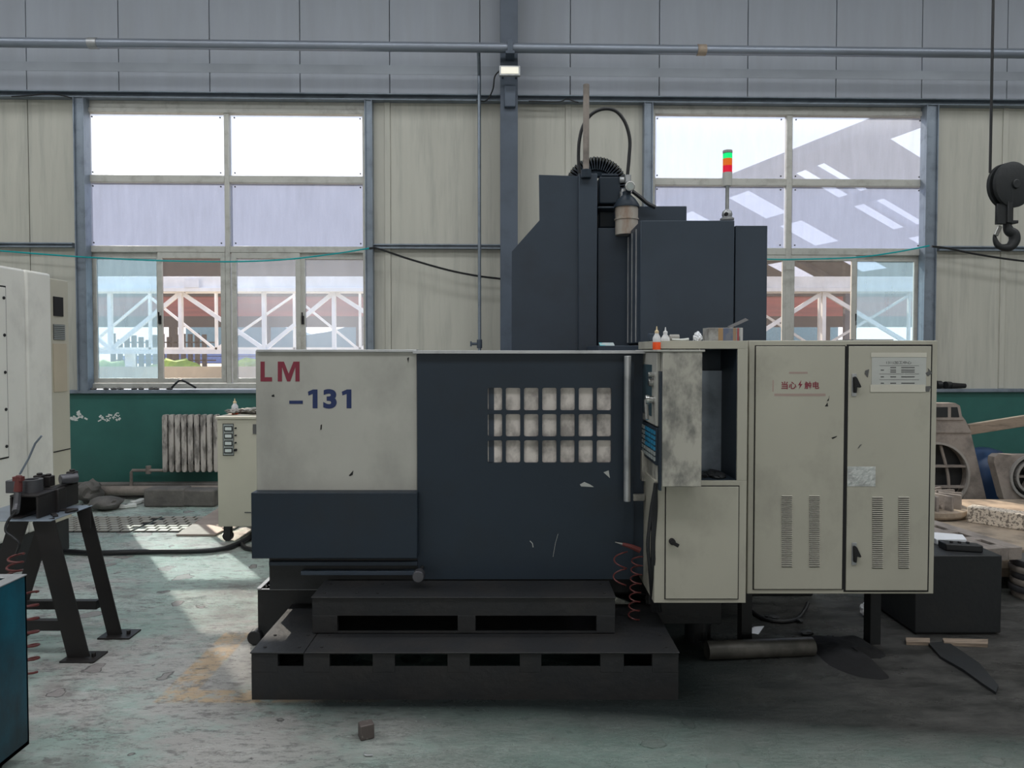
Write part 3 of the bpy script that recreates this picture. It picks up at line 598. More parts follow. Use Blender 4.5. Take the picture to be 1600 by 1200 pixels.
# base cover
a3, b3, c3, d3 = rect(392.5, 770, 652, 873, 3.90)
G().box(a3, 3.90, b3, c3, 5.2, d3).build('base_cover', M['dark'], mc, bev=.004)
G().box(a3+.07, 3.98, .37, c3+.9, 5.1, b3).build('lower_bed', M['black'], mc)
A_, B_, C_, D_ = rect(420, 878, 652, 884, 3.95); G().box(A_, 3.95, B_, C_, 4.0, D_).build('bed_rail', M['dark2'], mc, bev=.002)
A_, B_, C_, D_ = rect(470, 893, 652, 899, 3.93); G().box(A_, 3.93, B_, C_, 4.0, D_).build('bed_rail', M['dark2'], mc, bev=.002)
q = P(654, 900, 3.80); G().cyl((q.x, 3.78, q.z), (q.x, 3.84, q.z), .031, n=24).build('roller', M['tool'], mc, 'grey disc roller', bev=.004)
G().cyl((q.x, 3.84, q.z), (q.x, 3.99, q.z), .01).build('roller_axle', M['seam'], mc)
for x in (-1.1, -.2, .5): G().cyl((x, 4.45, 0), (x, 4.45, .32), .05, .04, 12).cyl((x, 4.95, 0), (x, 4.95, .32), .05, .04, 12).build('levelling_foot', M['black'], mc)
G().box(-1.2, 4.35, .22, .9, 5.05, .46).box(.7, 4.95, .0, 2.1, 5.2, .46).build('machine_bed', M['black'], mc, bev=.01)
# column (stand) with chamfered cover
YC = 4.95
pts = [(799.5, 560), (799.5, 393), (843, 344), (842, 273), (905, 275), (905, 560)]
G().prism([(P(x, y, YC).x, P(x, y, YC).z) for x, y in pts], YC, YC+.03).build('column_cover', M['dark2'], mc, bev=.002)
G().pbox(862, 285, 905, 560, YC+.03, 5.6).build('column_casting', M['dark'], mc, bev=.004)
G().pbox(904, 271, 933, 560, YC-.03, 5.6).build('column_rail_cover', M['dark2'], mc, bev=.004)
G().pbox(934, 356, 985, 560, 5.0, 5.7).build('head_cover', M['dark2'], mc, bev=.004)
G().pbox(936, 318, 962, 356, 5.1, 5.5).build('head_block', M['dark'], mc, bev=.01)
g = G().pbox(936, 276, 969, 318, 5.0, 5.2); g.pbox(940, 271, 966, 276, 5.03, 5.17); g.pbox(934, 322, 965, 326, 4.98, 5.2); g.build('spindle_motor', M['dark'], mc, bev=.012)
# guide rod
a_, z_ = P(916, 132, 4.9), P(916, 272, 4.9)
G().cyl((a_.x, 4.9, z_.z-.02), (a_.x, 4.9, a_.z), .021, n=16).build('guide_rod', M['cast'], mc, 'upright bare steel rod', bev=.003)
G().cyl((a_.x, 4.9, z_.z-.03), (a_.x, 4.9, z_.z+.03), .034, n=16).build('rod_socket', M['dark'], mc, bev=.004)
# cable chain arc
yc = 5.35; ctr = P(931, 296, yc); ro = 50*yc/F; g = G(); g2 = G()
for k in range(31):
    an = math.radians(-6+k*6.3); d_ = Vector((math.cos(an), 0, math.sin(an))); cc = Vector((ctr.x, yc, ctr.z)) + d_*(ro-.055)
    rot = Matrix.Rotation(-an, 4, 'Y').to_euler()
    g.obox(cc, (.093, .088, .008), rot); g2.obox(cc, (.086, .08, .034), rot)
G().tube([Vector((ctr.x, yc, ctr.z)) + Vector((math.cos(a_), 0, math.sin(a_)))*(ro-.125) for a_ in [math.radians(-6+k*6.3) for k in range(31)]], .03, 8).build('chain_inner_hose', M['dark'], mc)
g.build('chain_link_ribs', M['dark'], mc, kind='stuff'); g2.build('chain_core', M['alu'], mc, kind='stuff')
# air hose arc
G().tube([P(x, y, 5.0) for x, y in ((906, 275), (904, 250), (905, 222), (911, 197), (925, 178), (944, 170), (963, 174), (977, 192), (984, 218), (983, 245), (981, 268), (980, 280))], .012, 10, 5).build('air_hose', M['rubber'], mc)
G().tube([P(x, y, 5.02) for x, y in ((987, 298), (1000, 308), (1012, 318), (1024, 324))], .014, 8, 5).build('air_hose', M['rubber'], mc)
q = P(984, 292, 4.9); G().cyl((q.x, 4.88, q.z), (q.x, 4.95, q.z), .034, n=20).build('pressure_gauge', M['chrome'], mc, bev=.004)
G().cyl((q.x, 4.877, q.z), (q.x, 4.882, q.z), .024, n=20).build('gauge_face', M['dialg'], mc)
g = G().cyl(P(981, 274, 5.0), P(981, 285, 5.0), .024, n=10).cyl(P(975, 296, 4.97), P(972, 318, 4.97), .022, n=10).cyl(P(968, 281, 5), P(975, 281, 5), .02, n=10); g.build('hose_fitting', M['galv'], mc)
q = P(979, 356, 4.95); q2 = P(979, 323, 4.95); h = q2.z-q.z
G().lathe([(.078, -.05), (.078, h*.35), (.084, h*.36), (.084, h*.42), (.078, h*.43), (.078, h*.98)], (q.x, 4.95, q.z), 24).build('filter_bowl', mat('stained_filter', (.36, .33, .29), .5, 0, (.22, .12, .07), 9, .45, .6, .7, (1, 1, .3)), mc)
G().lathe([(.088, h*.95), (.088, h*1.05), (.06, h*1.35), (.03, h*1.55), (.03, h*1.7)], (q.x, 4.95, q.z), 24).build('filter_cap', M['dark'], mc)
# rear box, magazine cover with concertina seams
G().pbox(996, 322, 1073, 360, 5.08, 5.5).build('rear_box', M['dark2'], mc, bev=.004)
YB = 4.5
m1 = G().pbox(1000.5, 344.5, 1147, 536, YB, 5.08).build('magazine_cover', M['dark2'], mc, bev=.004)
m2 = G().pbox(1148.5, 352.5, 1198.5, 536, YB+.02, 5.3).build('magazine_side_cover', M['dark2'], mc, bev=.004)
A_, B_, C_, D_ = rect(1000.5, 344.5, 1147, 534, YB)
for yy in (YB+.14, YB+.30, YB+.46): G().box(A_-.006, yy, B_, A_+.002, yy+.012, D_-.03).build('cover_seam', M['galv'], m1)
A_, B_, C_, D_ = rect(1000.5, 344.5, 1200, 536, YB)
G().box(A_+.02, YB+.06, .42, C_-.03, 5.25, B_+.02).build('machine_body', M['black'], mc)
G().pbox(934, 540, 1002, 549, 4.3, 4.9).build('ledge', M['dark2'], mc, bev=.003)
# tower light
q = P(1136, 344, 4.72); k = 4.72/F
st = G().lathe([(.045, 0), (.045, .01), (.030, .02), (.034, .035), (.03, .055), (.012, .07), (.012, .21), (.03, .235)], (q.x, 4.72, q.z), 20).build('signal_tower', M['galv'], mc)
zz = lambda py: P(1136, py, 4.72).z
G().cyl((q.x-.02, 4.68, q.z+.03), (q.x-.02, 4.665, q.z+.03), .012).build('tower_knob', M['seam'], st)
G().cyl((q.x, 4.72, zz(291)), (q.x, 4.72, zz(270)), .031, n=20).build('tower_housing', mat('grey_plastic', (.42, .42, .40), .4), st)
G().cyl((q.x, 4.72, zz(240)), (q.x, 4.72, zz(235)), .031, n=20).build('tower_cap', mat('grey_plastic_cap', (.30, .30, .29), .4), st, bev=.004)
for y0, y1, nm, cc, s, lb in ((240, 248, 'green_lamp', (0, 1, .25), .75, 'lit green lamp'), (248, 259, 'amber_lamp', (1, .20, .01), .5, 'amber lamp'), (259, 270, 'red_lamp', (1, .005, .05), .5, 'red lamp')):
    G().cyl((q.x, 4.72, zz(y1)), (q.x, 4.72, zz(y0)-.002), .030, n=20).build(nm, emit(nm, cc, s, tuple(x*.3 for x in cc)), st, lb)
# ---- control pendant
Yp0, Yp1 = 3.58, 4.19
a, b, c, d = rect(1035, 549, 1097, 761, Yp0)
cpd = T('control_pendant', 'operator control console with smudged side, facing the sliding door', 'control panel', ((a+c)/2, 3.8, b))
G().box(a, Yp0, b, c, Yp1, d).build('console_body', M['cabdirty'], cpd, bev=.005)
G().box(a-.03, Yp0-.005, d-.003, c+.012, Yp1+.02, d+.008).build('console_top', M['white'], cpd, bev=.003)
G().box(a-.012, Yp0+.006, b-.02, a-.001, Yp0+.045, d-.10).build('side_guard', M['dark'], cpd)
fr = G().box(a-.02, Yp0+.05, d-.38, a, Yp1, d-.005).build('screen_bezel', M['white'], cpd, bev=.003)
G().box(a-.023, Yp0+.17, d-.34, a-.01, Yp1-.06, d-.07).build('screen', M['screen'], fr)
kb = G().box(a-.02, Yp0+.05, b+.10, a, Yp1, d-.39).build('key_panel', M['dark'], cpd, bev=.003)
for i in range(9):
    for j in range(11):
        yy = Yp0+.07+i*.056; zz_ = b+.12+j*.027
        if zz_ < d-.42: G().box(a-.026, yy, zz_, a-.018, yy+.038, zz_+.018).build('key', M['keys'] if (i < 5 and 1 < j < 9) else M['dialg'], kb)
q = Vector((a, Yp0+.12, d-.25)); g = G().cyl(q, (a-.05, q.y, q.z), .020, n=14).cyl((a-.045, q.y, q.z), (a-.065, q.y, q.z), .027, n=14).cyl((a-.06, q.y, q.z), (a-.06, q.y-.03, q.z-.10), .011, n=10)
g.build('chrome_valve', M['chrome'], cpd, 'lower chrome tap', bev=.002); g = G(); g.cyl((a, q.y+.02, q.z+.09), (a-.045, q.y+.02, q.z+.09), .022, n=12).cyl((a, q.y, q.z+.13), (a-.05, q.y, q.z+.13), .014, n=10); g.build('chrome_valve', M['chrome'], cpd, 'chrome clamp and tap', bev=.002)
# hinge post behind it, and cables
G().pbox(998, 556, 1002.5, 770, 4.15, 4.19).pbox(1003, 705, 1028, 752, 3.96, 4.1).pbox(990, 773, 1008, 783, 3.94, 3.97).build('pivot_bracket', M['cabdirty'], cpd, bev=.003)
g = G()
for k in range(5):
    g.tube([P(1024+R.uniform(-3, 3), 755, 3.68), P(1017+k*2, 800, 3.70), P(1012+k*3+R.uniform(-3, 3), 850, 3.70), P(1016+k*2, 900, 3.72), P(1020+k*3, 955, 3.8)], .009, 7, 5)
g.build('cable_bundle', M['rubber'], cpd)
# ---- control cabinet with open bay
Yc = 3.70
a, b, c, d = rect(1023, 532.5, 1167, 942, Yc)
cc = T('operator_cabinet', 'cream cabinet with open dark bay, left of the double door cabinet', 'cabinet', ((a+c)/2, 3.95, b))
oa, ob, oc, od = rect(1092, 545, 1152, 751, Yc); la, lb_, lc, ld = rect(1040, 760, 1153, 935, Yc)
Y2 = Yc+.50
g = G().box(a, Yc, b, c, Y2, ob).box(oc, Yc, ob, c, Y2, od).box(a, Yc, od, c, Y2, d).box(a+.23, Yc, ob, oa, Y2, od).box(oa, Yc+.30, ob, oc, Y2, od)
g.build('cabinet_body', M['cab'], cc, bev=.002)
G().box(oa, Yc+.01, ob, oc-.0, Yc+.30, ob+.004).box(oc-.003, Yc+.01, ob, oc, Yc+.30, od).box(oa, Yc+.29, ob, oc, Yc+.299, od).box(oa, Yc+.01, od-.003, oc, Yc+.3, od).build('bay_lining', M['dark'], cc)
G().box(oa, Yc+.27, ob, P(1135, 0, Yc+.27).x, Yc+.285, od-.12).build('bay_panel', M['steel'], cc)
g = G()
for i in range(14): g.blob((R.uniform(oa+.02, oc-.02), Yc+R.uniform(.04, .2), ob+.012), (.03, .03, .014), i, .3, 2, 2)
g.build('swarf', M['black'], cc, kind='stuff')
def seamed(par, la, lb_, lc, ld, Y, m, nm='door', e=.005, th=.008):
    G().box(la-e, Y-.0015, lb_-e, lc+e, Y+.001, ld+e).build('door_gap', M['seam'], par)
    return G().box(la, Y-th, lb_, lc, Y-.0016, ld).build(nm, m, par, bev=.0025)
dr = seamed(cc, la, lb_, lc, ld, Yc, M['cab'], 'lower_door')
q = P(1051, 847, Yc-.03); G().cyl((q.x, Yc-.008, q.z), (q.x, Yc-.035, q.z), .016, n=14).obox((q.x+.01, Yc-.035, q.z-.008), (.045, .012, .018), Matrix.Rotation(.5, 4, 'Y').to_euler()).build('latch_knob', M['seam'], dr, bev=.002)
G().box(a+.05, Yc+.42, .12, c, Y2, b-.002).build('support_frame', M['black'], cc, bev=.004)
for x in (a+.12, c-.1): G().cyl((x, Yc+.45, 0), (x, Yc+.45, .13), .03, n=12).cyl((x, Yc+.45, 0), (x, Yc+.45, .02), .06, n=14).build('levelling_foot', M['black'], cc)
# ---- electrical cabinet
Ye = 3.76
a, b, c, d = rect(1169, 532, 1462, 928, Ye)
ec = T('electrical_cabinet', 'cream electrical cabinet with two louvred doors and red Chinese warning', 'cabinet', ((a+c)/2, 4.0, b))
G().box(a, Ye, b, c, Ye+.5, d).build('cabinet_body', M['cab'], ec, bev=.004)
x0, z0, x1, z1 = rect(1179, 541, 1317, 920, Ye); dl = seamed(ec, x0, z0, x1, z1, Ye, M['cab'])
x0, z0, x1, z1 = rect(1323, 541, 1451, 922, Ye); drr = seamed(ec, x0, z0, x1, z1, Ye, M['cabdirty'] if 0 else M['cab'], e=.009)
G().pbox(763.5, 604, 772, 726, YD+.0212, YD+.0218).build('dark_strip', M['dark2'], door)  # thin dark strip over the left column of the inspection glass
A_, B_, C_, D_ = rect(1317.5, 541, 1322.8, 921, Ye); G().box(A_, Ye-.003, B_, C_, Ye+.002, D_).build('door_gap', M['seam'], ec)
drr['label'] = 'right door with paper notice and two latches'; dl['label'] = 'left door with red warning lettering'
YL = Ye-.008
lv = None
for par, px0, py0, py1 in ((dl, 1221, 775, 884), (dl, 1264, 775, 884), (drr, 1362.5, 777, 886), (drr, 1403.5, 777, 886)):
    for k in range(36):
        py = py0 + (py1-py0)*k/35; A_, B_, C_, D_ = rect(px0, py-1.1, px0+17, py+1.1, YL)
        g = G().box(A_+.002, YL-.0006, B_-.003, C_-.002, YL+.001, B_+.002)
        o0 = ORG[ec.name]
        if lv is None:
            lv = G().prism([(A_, B_), (A_, D_), (C_, D_), (C_, B_)], YL-.0001, YL+.001)
            lv = G().add([(A_, YL, D_), (C_, YL, D_), (C_, YL-.005, B_+.002), (A_, YL-.005, B_+.002), (A_, YL, B_+.002), (C_, YL, B_+.002)], [(0, 1, 2, 3), (3, 2, 5, 4), (0, 3, 4), (1, 5, 2)]).build('louvre', M['cab'], par, smooth=0)
            lv0 = Vector((A_, YL, B_)); dk = G().box(A_+.001, YL-.0008, B_-.0035, C_-.001, YL+.0008, B_+.0028).build('louvre_slot', M['seam'], par, smooth=0); dl0 = lv0
        else:
            for src in (lv, dk):
                o = src.copy(); C.objects.link(o); o.parent = par; o.location = Vector((A_, YL, B_)) - lv0
for py0 in (584, 848):
    x0, z0, x1, z1 = rect(1331, py0, 1338.5, py0+35, YL-.004)
    l = G().box(x0, YL-.004, z0, x1, YL, z1).build('latch', M['galv'], drr, bev=.001)
    pts = [(x0+.004, z1-.02), (x0+.012, z1-.014), (x0+.02, z1-.022), (x0+.042, z0+.05), (x0+.036, z0+.045), (x0+.02, z0+.05), (x0+.018, z0+.018), (x0+.008, z0+.018), (x0+.006, z0+.05)]
    G().prism(pts, YL-.024, YL-.004).build('latch_lever', M['seam'], l, bev=.002)
YW = YL-.0012
ptext('当心', 1221, 596, 1244.5, 608, M['red'], .02, dl, YW); ptext('触电', 1257, 596, 1280, 608, M['red'], .02, dl, YW)
poly('lightning_mark', [(1252, 594), (1247, 602), (1250, 602), (1248.5, 608), (1254, 600), (1250.8, 600)], YW, M['red'], dl, .001)
for x0, y0, x1, y1 in ((1210, 615, 1290, 619), (1207, 594, 1209, 612), (1233, 581, 1262, 584)):
    A_, B_, C_, D_ = rect(x0, y0, x1, y1, YW); G().box(A_, YW+.0006, B_, C_, YW+.0012, D_).build('stencil_overspray', M['redl'], dl)
for pts in (((1296, 618), (1295, 626), (1292, 627), (1295, 622)), ((1293, 629), (1294, 635), (1289, 635)), ((1299, 684), (1308, 681), (1307, 683), (1301, 686))): poly('paint_chip', pts, YW, M['seam'], dl, .001)
x0, z0, x1, z1 = rect(1362, 551, 1447, 612, YW); nb = G().box(x0, YW-.0005, z0, x1, YW+.001, z1).build('notice_sheet', M['film'], drr, 'paper notice under clear film')
x0, z0, x1, z1 = rect(1360, 601, 1446, 612.5, YW-.002); G().box(x0, YW-.002, z0, x1, YW-.001, z1).build('tape_strip', M['tape'], nb)
x0, z0, x1, z1 = rect(1361, 551, 1448, 558, YW-.002); G().box(x0, YW-.002, z0, x1, YW-.001, z1).build('tape_strip', M['tape'], nb)
ptext('1311加工中心', 1385, 564, 1424, 569, M['ink'], .01, nb, YW-.0012)
g = G()
for r_, py in enumerate((573.5, 577.5, 580.5, 588, 598)):
    for x0_, x1_ in ((1376, 1381), (1391, 1400), (1408, 1429)):
        if r_ in (0, 2) and x0_ == 1376: continue
        A_, B_, C_, D_ = rect(x0_, py, x1_, py+1.6, YW); g.box(A_, YW-.0011, B_, C_, YW-.0006, D_)
for py in (571, 584, 593):
    A_, B_, C_, D_ = rect(1374, py, 1436, py+.5, YW); g.box(A_, YW-.0011, B_, C_, YW-.0006, D_)
g.build('printed_lines', M['ink'], nb)
x0, z0, x1, z1 = rect(1324, 729, 1368, 760, YW); G().box(x0, YW-.0005, z0, x1, YW+.001, z1).build('silver_label', mat('crumpled_silver', (.55, .57, .56), .3, .4, (.3, .3, .3), 14, .5, .6, .6, bump=.6, bs=40), drr, 'crumpled silvery label')
for pts in (((1347, 694), (1342, 700), (1340, 701), (1344, 695)), ((1450, 575), (1457, 583), (1450, 588), (1446, 583), (1451, 580)), ((1444, 604), (1455, 603), (1452, 612), (1447, 612)), ((1352, 579), (1358, 577), (1356, 590), (1351, 584))): poly('grease_mark', pts, YW-.001, M['ink'], drr, .001)
G().box(a+.05, Ye+.35, .36, c-.1, Ye+.45, b-.001).build('support_frame', M['black'], ec)
for x in (a+.12, c-.12): G().box(x-.03, Ye+.36, 0, x+.03, Ye+.44, .37).build('support_leg', M['black'], ec)
G().box(P(1355, 0, Ye).x, Ye+.1, d, P(1420, 0, Ye).x, Ye+.3, d+.008).build('top_plate', M['galv'], ec)
# ================================================================= STEPS, TRAY
ys = 3.46
def platform(name, label, px0, px1, pyt, pyb, Yf, Yb, slots, sy0, sy1, rail, seam):
    a, b, c, d = rect(px0, pyt, px1, pyb, Yf)
    t = T(name, label, 'step', ((a+c)/2, (Yf+Yb)/2, max(0, b)))
    cuts = [a] + [P(x, sy0, Yf).x for s in slots for x in s] + [c]; z0_, z1_ = P(800, sy1, Yf).z, P(800, sy0, Yf).z
    g = G().box(a, Yf, b, c, Yf+.006, z0_).box(a, Yf, z1_, c, Yf+.006, d-.006)
    g.build('front_plate', M['step'], t)
    for x0, x1 in zip(cuts[::2], cuts[1::2]): G().box(x0, Yf-.001, z0_-.03 if rail else b, x1, Yf+.03, z1_+.001).build('upright', M['step'], t, bev=.002)
    G().box(a, Yf+.006, b, a+.006, Yb, d-.006).box(c-.006, Yf+.006, b, c, Yb, d-.006).build('end_plate', M['step'], t)
    xs = [a-.005] + seam + [c+.005]
    for x0, x1 in zip(xs[:-1], xs[1:]):
        G().box(x0+.002, Yf-.012, d-.006, x1-.002, Yb, d).build('tread_plate', M['step'], t, bev=.002)
    g = G()
    for x in (a+.05, a+.22, a+.33, c-.05):
        for y in (Yf+.05, Yf+.2): g.cyl((x, y, d), (x, y, d+.004), .008, n=8)
    g.build('tread_bolt', M['seam'], t, kind='stuff'); return t
platform('step_platform', 'long low dark steel step with six slots standing on the floor', 393, 1060, 1018, 1100, 3.46, 4.12, ((434, 474), (515, 582), (617, 699), (734, 812), (846, 938), (975, 1019)), 1022, 1041, 1, [P(476, 1018, 3.46).x])
platform('upper_step', 'shorter dark steel step with two wide slots standing on the lower step', 488, 961, 932, 989, 3.68, 3.94, ((527, 715), (743, 932)), 962, 986, 0, [])
# chip tray at the left end of the bed
a, b, c, d = rect(403, 919, 500, 1000, 4.14)
ct = T('chip_tray', 'black sheet steel chip tray on the floor at the left end of the machine', 'tray', ((a+c)/2, 4.3, 0))
zt_ = P(450, 921, 4.14).z; x1_ = c
g = G().box(a, 4.14, .02, x1_, 4.15, zt_).box(a, 4.40, .02, x1_, 4.41, zt_).box(a, 4.15, .02, a+.008, 4.40, zt_).box(a, 4.14, .01, x1_, 4.41, .02)
g.build('tray_body', M['black'], ct)
G().box(a-.004, 4.135, zt_, a+.02, 4.415, zt_+.008).box(a, 4.132, zt_, x1_, 4.145, zt_+.004).build('tray_rim', M['galv'], ct)
g = G()
for i in range(60): g.obox((R.uniform(a+.04, a+.42), R.uniform(4.15, 4.2), zt_+.002+R.uniform(-.005, .008)), (R.uniform(.004, .02), .006, .004), Matrix.Rotation(R.uniform(-2, 2), 4, 'Y').to_euler())
g.build('swarf', M['chrome'], ct, kind='stuff')
G().cyl((a-.01, 4.10, .045), (a-.01, 4.16, .045), .042, n=18).cyl((a+.0, 4.36, .045), (a, 4.42, .045), .042, n=18).build('wheel', M['rubber'], ct, bev=.006)
# ================================================================= SMALL THINGS ON THE MACHINE
def bottle(loc, h, r, liq, fill, label, fr=0):
    t = T('oil_bottle', label, 'bottle', loc, fr); x, y, z = loc
    G().lathe([(r*.96, h*fill+.001), (r, h*.45), (r*.95, h*.52), (r*.45, h*.68), (r*.42, h*.72)], (x, y, z), 20).build('bottle_wall', M['bottle'], t)
    G().lathe([(r*.92, 0), (r, .004), (r, h*fill)], (x, y, z), 20).build('liquid', liq, t)
    G().lathe([(r*.5, h*.70), (r*.5, h*.80), (r*.2, h*.84), (r*.1, h)], (x, y, z), 14).build('nozzle', M['nozzle'] if liq is M['orange'] else M['bottle'], t)
zp = P(1035, 549, Yp0).z + .009
bottle((P(1026, 545, 3.70).x, 3.70, zp), .12, .021, M['orange'], .32, 'small squeeze bottle half full of red oil on the console top')
bottle((P(1039.5, 545, 3.76).x, 3.76, zp), .118, .023, M['oilgreen'], .2, 'cloudy squeeze bottle with green liquid beside the red one')
zc = P(1100, 532.5, 3.70).z + .001
def on(px, Y): return P(px, 532, Y).x
x = on(1090, 3.85); g = G().blob((x, 3.85, zc+.02), (.022, .02, .024), 2, .35, 4, 3).blob((x+.002, 3.85, zc+.04), (.01, .01, .013), 4, .3, 4, 2); g.build('crumpled_paper', M['paper'], label='crumpled white paper ball on top of the cabinet', cat='paper')
# carton with print bands
x0 = on(1107, 3.86); x1 = on(1161, 3.86); bx = T('carton', 'battered printed cardboard box on top of the cabinet', 'box', ((x0+x1)/2, 3.9, zc))
G().box(x0, 3.86, zc, x1, 3.98, zc+.072).build('carton_body', mat('greasy_card', (.30, .30, .29), .7, 0, (.10, .09, .08), 12, .45, .6, .7), bx, bev=.003)
wv = x1-x0
for u0, u1, cl in ((.28, .42, (.30, .19, .10)), (.42, .70, (.10, .12, .18)), (.71, .80, (.28, .18, .11)), (.83, .88, (.30, .05, .06)), (.92, .99, (.42, .42, .42))):
    G().box(x0+wv*u0, 3.8592, zc+.002, x0+wv*u1, 3.861, zc+.070).build('print_band', mat('band', cl, .6, 0, (.2, .2, .2), 18, .5, .6, .5), bx)
G().loft([P(1137, 510, 3.88), P(1165, 497, 3.88), P(1170, 500, 3.88), P(1142, 513, 3.88)], [p+Vector((0, .01, 0)) for p in (P(1137, 510, 3.88), P(1165, 497, 3.88), P(1170, 500, 3.88), P(1142, 513, 3.88))]).build('open_flap', mat('clear_film', (.12, .12, .13), .2), bx)
x = on(1052, 3.88); G().cyl((x-.02, 3.88, zc+.018), (x+.03, 3.88, zc+.018), .018, n=14).build('tape_roll', M['rag'], label='small grey roll lying behind the two bottles', cat='roll')
G().obox((on(1020, 3.88), 3.88, zc+.02), (.05, .05, .04)).build('small_block', M['dark2'], label='small dark box behind the red oil bottle', cat='box', bev=.004)
G().tube([(on(1050, 3.80), 3.80, zc+.008), (on(1065, 3.80), 3.80, zc+.006), (on(1076, 3.80), 3.80, zc+.009)], lambda t: .004+.003*t, 8, 4).build('brush', M['bare'], label='thin white brush lying on the cabinet top', cat='brush')
q = P(953, 543, 4.28); G().obox((q.x, 4.4, q.z+.012), (.09, .12, .004), Matrix.Rotation(.3, 4, 'X').to_euler()).build('glove', mat('cyan_streaked', (.35, .40, .40), .7, 0, (.02, .40, .45), 14, .5, .56, .9), label='cloth with cyan streaks on the ledge left of the console', cat='cloth')
# air gun and coil hose hanging by the console
ag = T('air_gun', 'air blow gun with faded red handle hanging beside the console', 'air gun', P(985, 860, 3.85))
G().tube([P(961, 847, 3.84), P(972, 850, 3.84)], lambda t: .004+.006*t, 8).build('nozzle', M['chrome'], ag)
G().tube([P(972, 850, 3.84), P(986, 854, 3.84), P(1000, 860, 3.84)], lambda t: .009+.007*t, 8, 4).build('handle', M['crimson'], ag)
def coil(p0, p1, r, turns, tr):
    p0, p1 = Vector(p0), Vector(p1); pts = []
    for i in range(turns*14+1):
        u = i/(turns*14); an = u*turns*2*math.pi; pts.append(p0.lerp(p1, u) + Vector((math.cos(an)*r, math.sin(an)*r, 0)))
    return G().tube(pts, tr, 6)
coil(P(970, 862, 3.86), P(968, 915, 3.86), .035, 2, .004).build('hose', M['crimson'], ag)
coil(P(996, 870, 3.88), P(990, 968, 3.88), .030, 7, .004).build('hose', M['crimson'], ag)
# ================================================================= UNDER THE CABINETS AND ON THE FLOOR
def hollow(p0, p1, r, th, nm, m, label, cat, n=28):
    p0, p1 = Vector(p0), Vector(p1); L = (p1-p0).length; return G().lathe([(r, 0), (r, L), (r-th, L), (r-th, 0), (r, 0)], p0, n, p1-p0).build(nm, m, label=label, cat=cat)
q0, q1 = FL(1108, 1036), FL(1275, 1028)
hollow((q0.x, q0.y+.05, .05), (q1.x, q1.y+.05, .045), .05, .006, 'steel_tube', M['rust'] if 0 else mat('dull_tube', (.10, .095, .085), .5, .3, (.04, .04, .035), 6, .45, .6, .7), 'open ended round steel tube lying in front of the cabinets', 'tube')
# black cloth / dog-shaped heap of rag
g = G(); outl = [(1251, 1000), (1262, 992), (1285, 994), (1310, 996), (1330, 992), (1345, 996), (1362, 1008), (1384, 1020), (1385, 1028), (1368, 1029), (1352, 1030), (1350, 1040), (1375, 1046), (1393, 1058), (1385, 1063), (1355, 1061), (1330, 1055), (1305, 1045), (1288, 1035), (1278, 1022), (1266, 1014), (1253, 1010)]
fl_ = [FL(x, y) for x, y in outl]; cx_ = sum((p.x for p in fl_))/len(fl_); cy_ = sum((p.y for p in fl_))/len(fl_)
rings = 6; v = [(cx_, cy_, .05)]; f = []; n = len(fl_)
for r_ in range(1, rings+1):
    u = r_/rings
    for p in fl_:
        z_ = .055*(1-u**2.2) + .02*noise.noise(Vector((p.x*9*u, p.y*9*u, 1))) if r_ < rings else .001
        v.append((cx_+(p.x-cx_)*u, cy_+(p.y-cy_)*u, max(.001, z_)))
for k in range(n): f.append((0, 1+k, 1+(k+1) % n))
for r_ in range(rings-1):
    for k in range(n): f.append((1+r_*n+k, 1+(r_+1)*n+k, 1+(r_+1)*n+(k+1) % n, 1+r_*n+(k+1) % n))
o = g.add(v, f).build('black_rag', M['cloth'], label='black oily rag spread flat on the floor beside the steel tube', cat='rag', smooth=80)
m = o.modifiers.new('s', 'SUBSURF'); m.levels = 1; m.render_levels = 2
def scrap(pts, nm, m, label, cat, h=.004, lift=.001):
    P_ = [FL(x, y) for x, y in pts]; return G().slab([(p.x, p.y) for p in P_], lift, h).build(nm, m, label=label, cat=cat)
scrap([(1157, 984), (1163, 977), (1180, 980), (1194, 979), (1185, 992), (1165, 989)], 'paper_scrap', M['paper'], 'white paper scrap on the floor under the cream cabinet', 'paper')
q = FL(1353, 962); G().blob((q.x, q.y, .04), (.035, .03, .045), 8, .3, 3).build('plastic_bag', M['paper'], label='crumpled white plastic bag beneath the electrical cabinet', cat='bag')
scrap([(1415, 1001), (1453, 1002), (1453, 1009), (1416, 1008)], 'wood_strip', M['wood'], 'short pale timber strip left of the black box foot', 'timber', .02)
scrap([(1473, 1002), (1544, 1004), (1543, 1012), (1475, 1009)], 'wood_strip', M['wood'], 'longer pale timber strip in front of the black box', 'timber', .02)
scrap([(1450, 1008), (1480, 1006), (1530, 1040), (1560, 1075), (1556, 1086), (1535, 1072), (1505, 1050), (1470, 1030)], 'rubber_strip', M['black'], 'black curved rubber strip on the floor below the black box', 'strip', .015)
g = G().tube([FL(x, y)+Vector((0, 0, .012)) for x, y in ((1168, 938), (1170, 952), (1190, 968), (1220, 974), (1245, 970), (1258, 955), (1262, 945))], .012, 8, 6)
g.build('cable_loop', M['rubber'], label='black cable loop on the floor under the cabinets', cat='cable')
q = FL(1097, 1010); dm = G().lathe([(.07, 0), (.075, .01), (.075, .19), (.065, .2), (.03, .2)], (q.x, q.y+.1, 0), 24).build('floor_drum', M['black'], label='small dark round drum under the cabinets behind the tube end', cat='drum')
for i in range(10):
    q = FL(R.uniform(1050, 1330), R.uniform(950, 1000)); G().blob((q.x, q.y, .012), (R.uniform(.02, .05), .02, .014), i+20, .35, 3, 2).build('swarf_lump', M['black'], label='dark greasy swarf lump on the floor under the cabinets', cat='debris', group='swarf lumps under the cabinets')
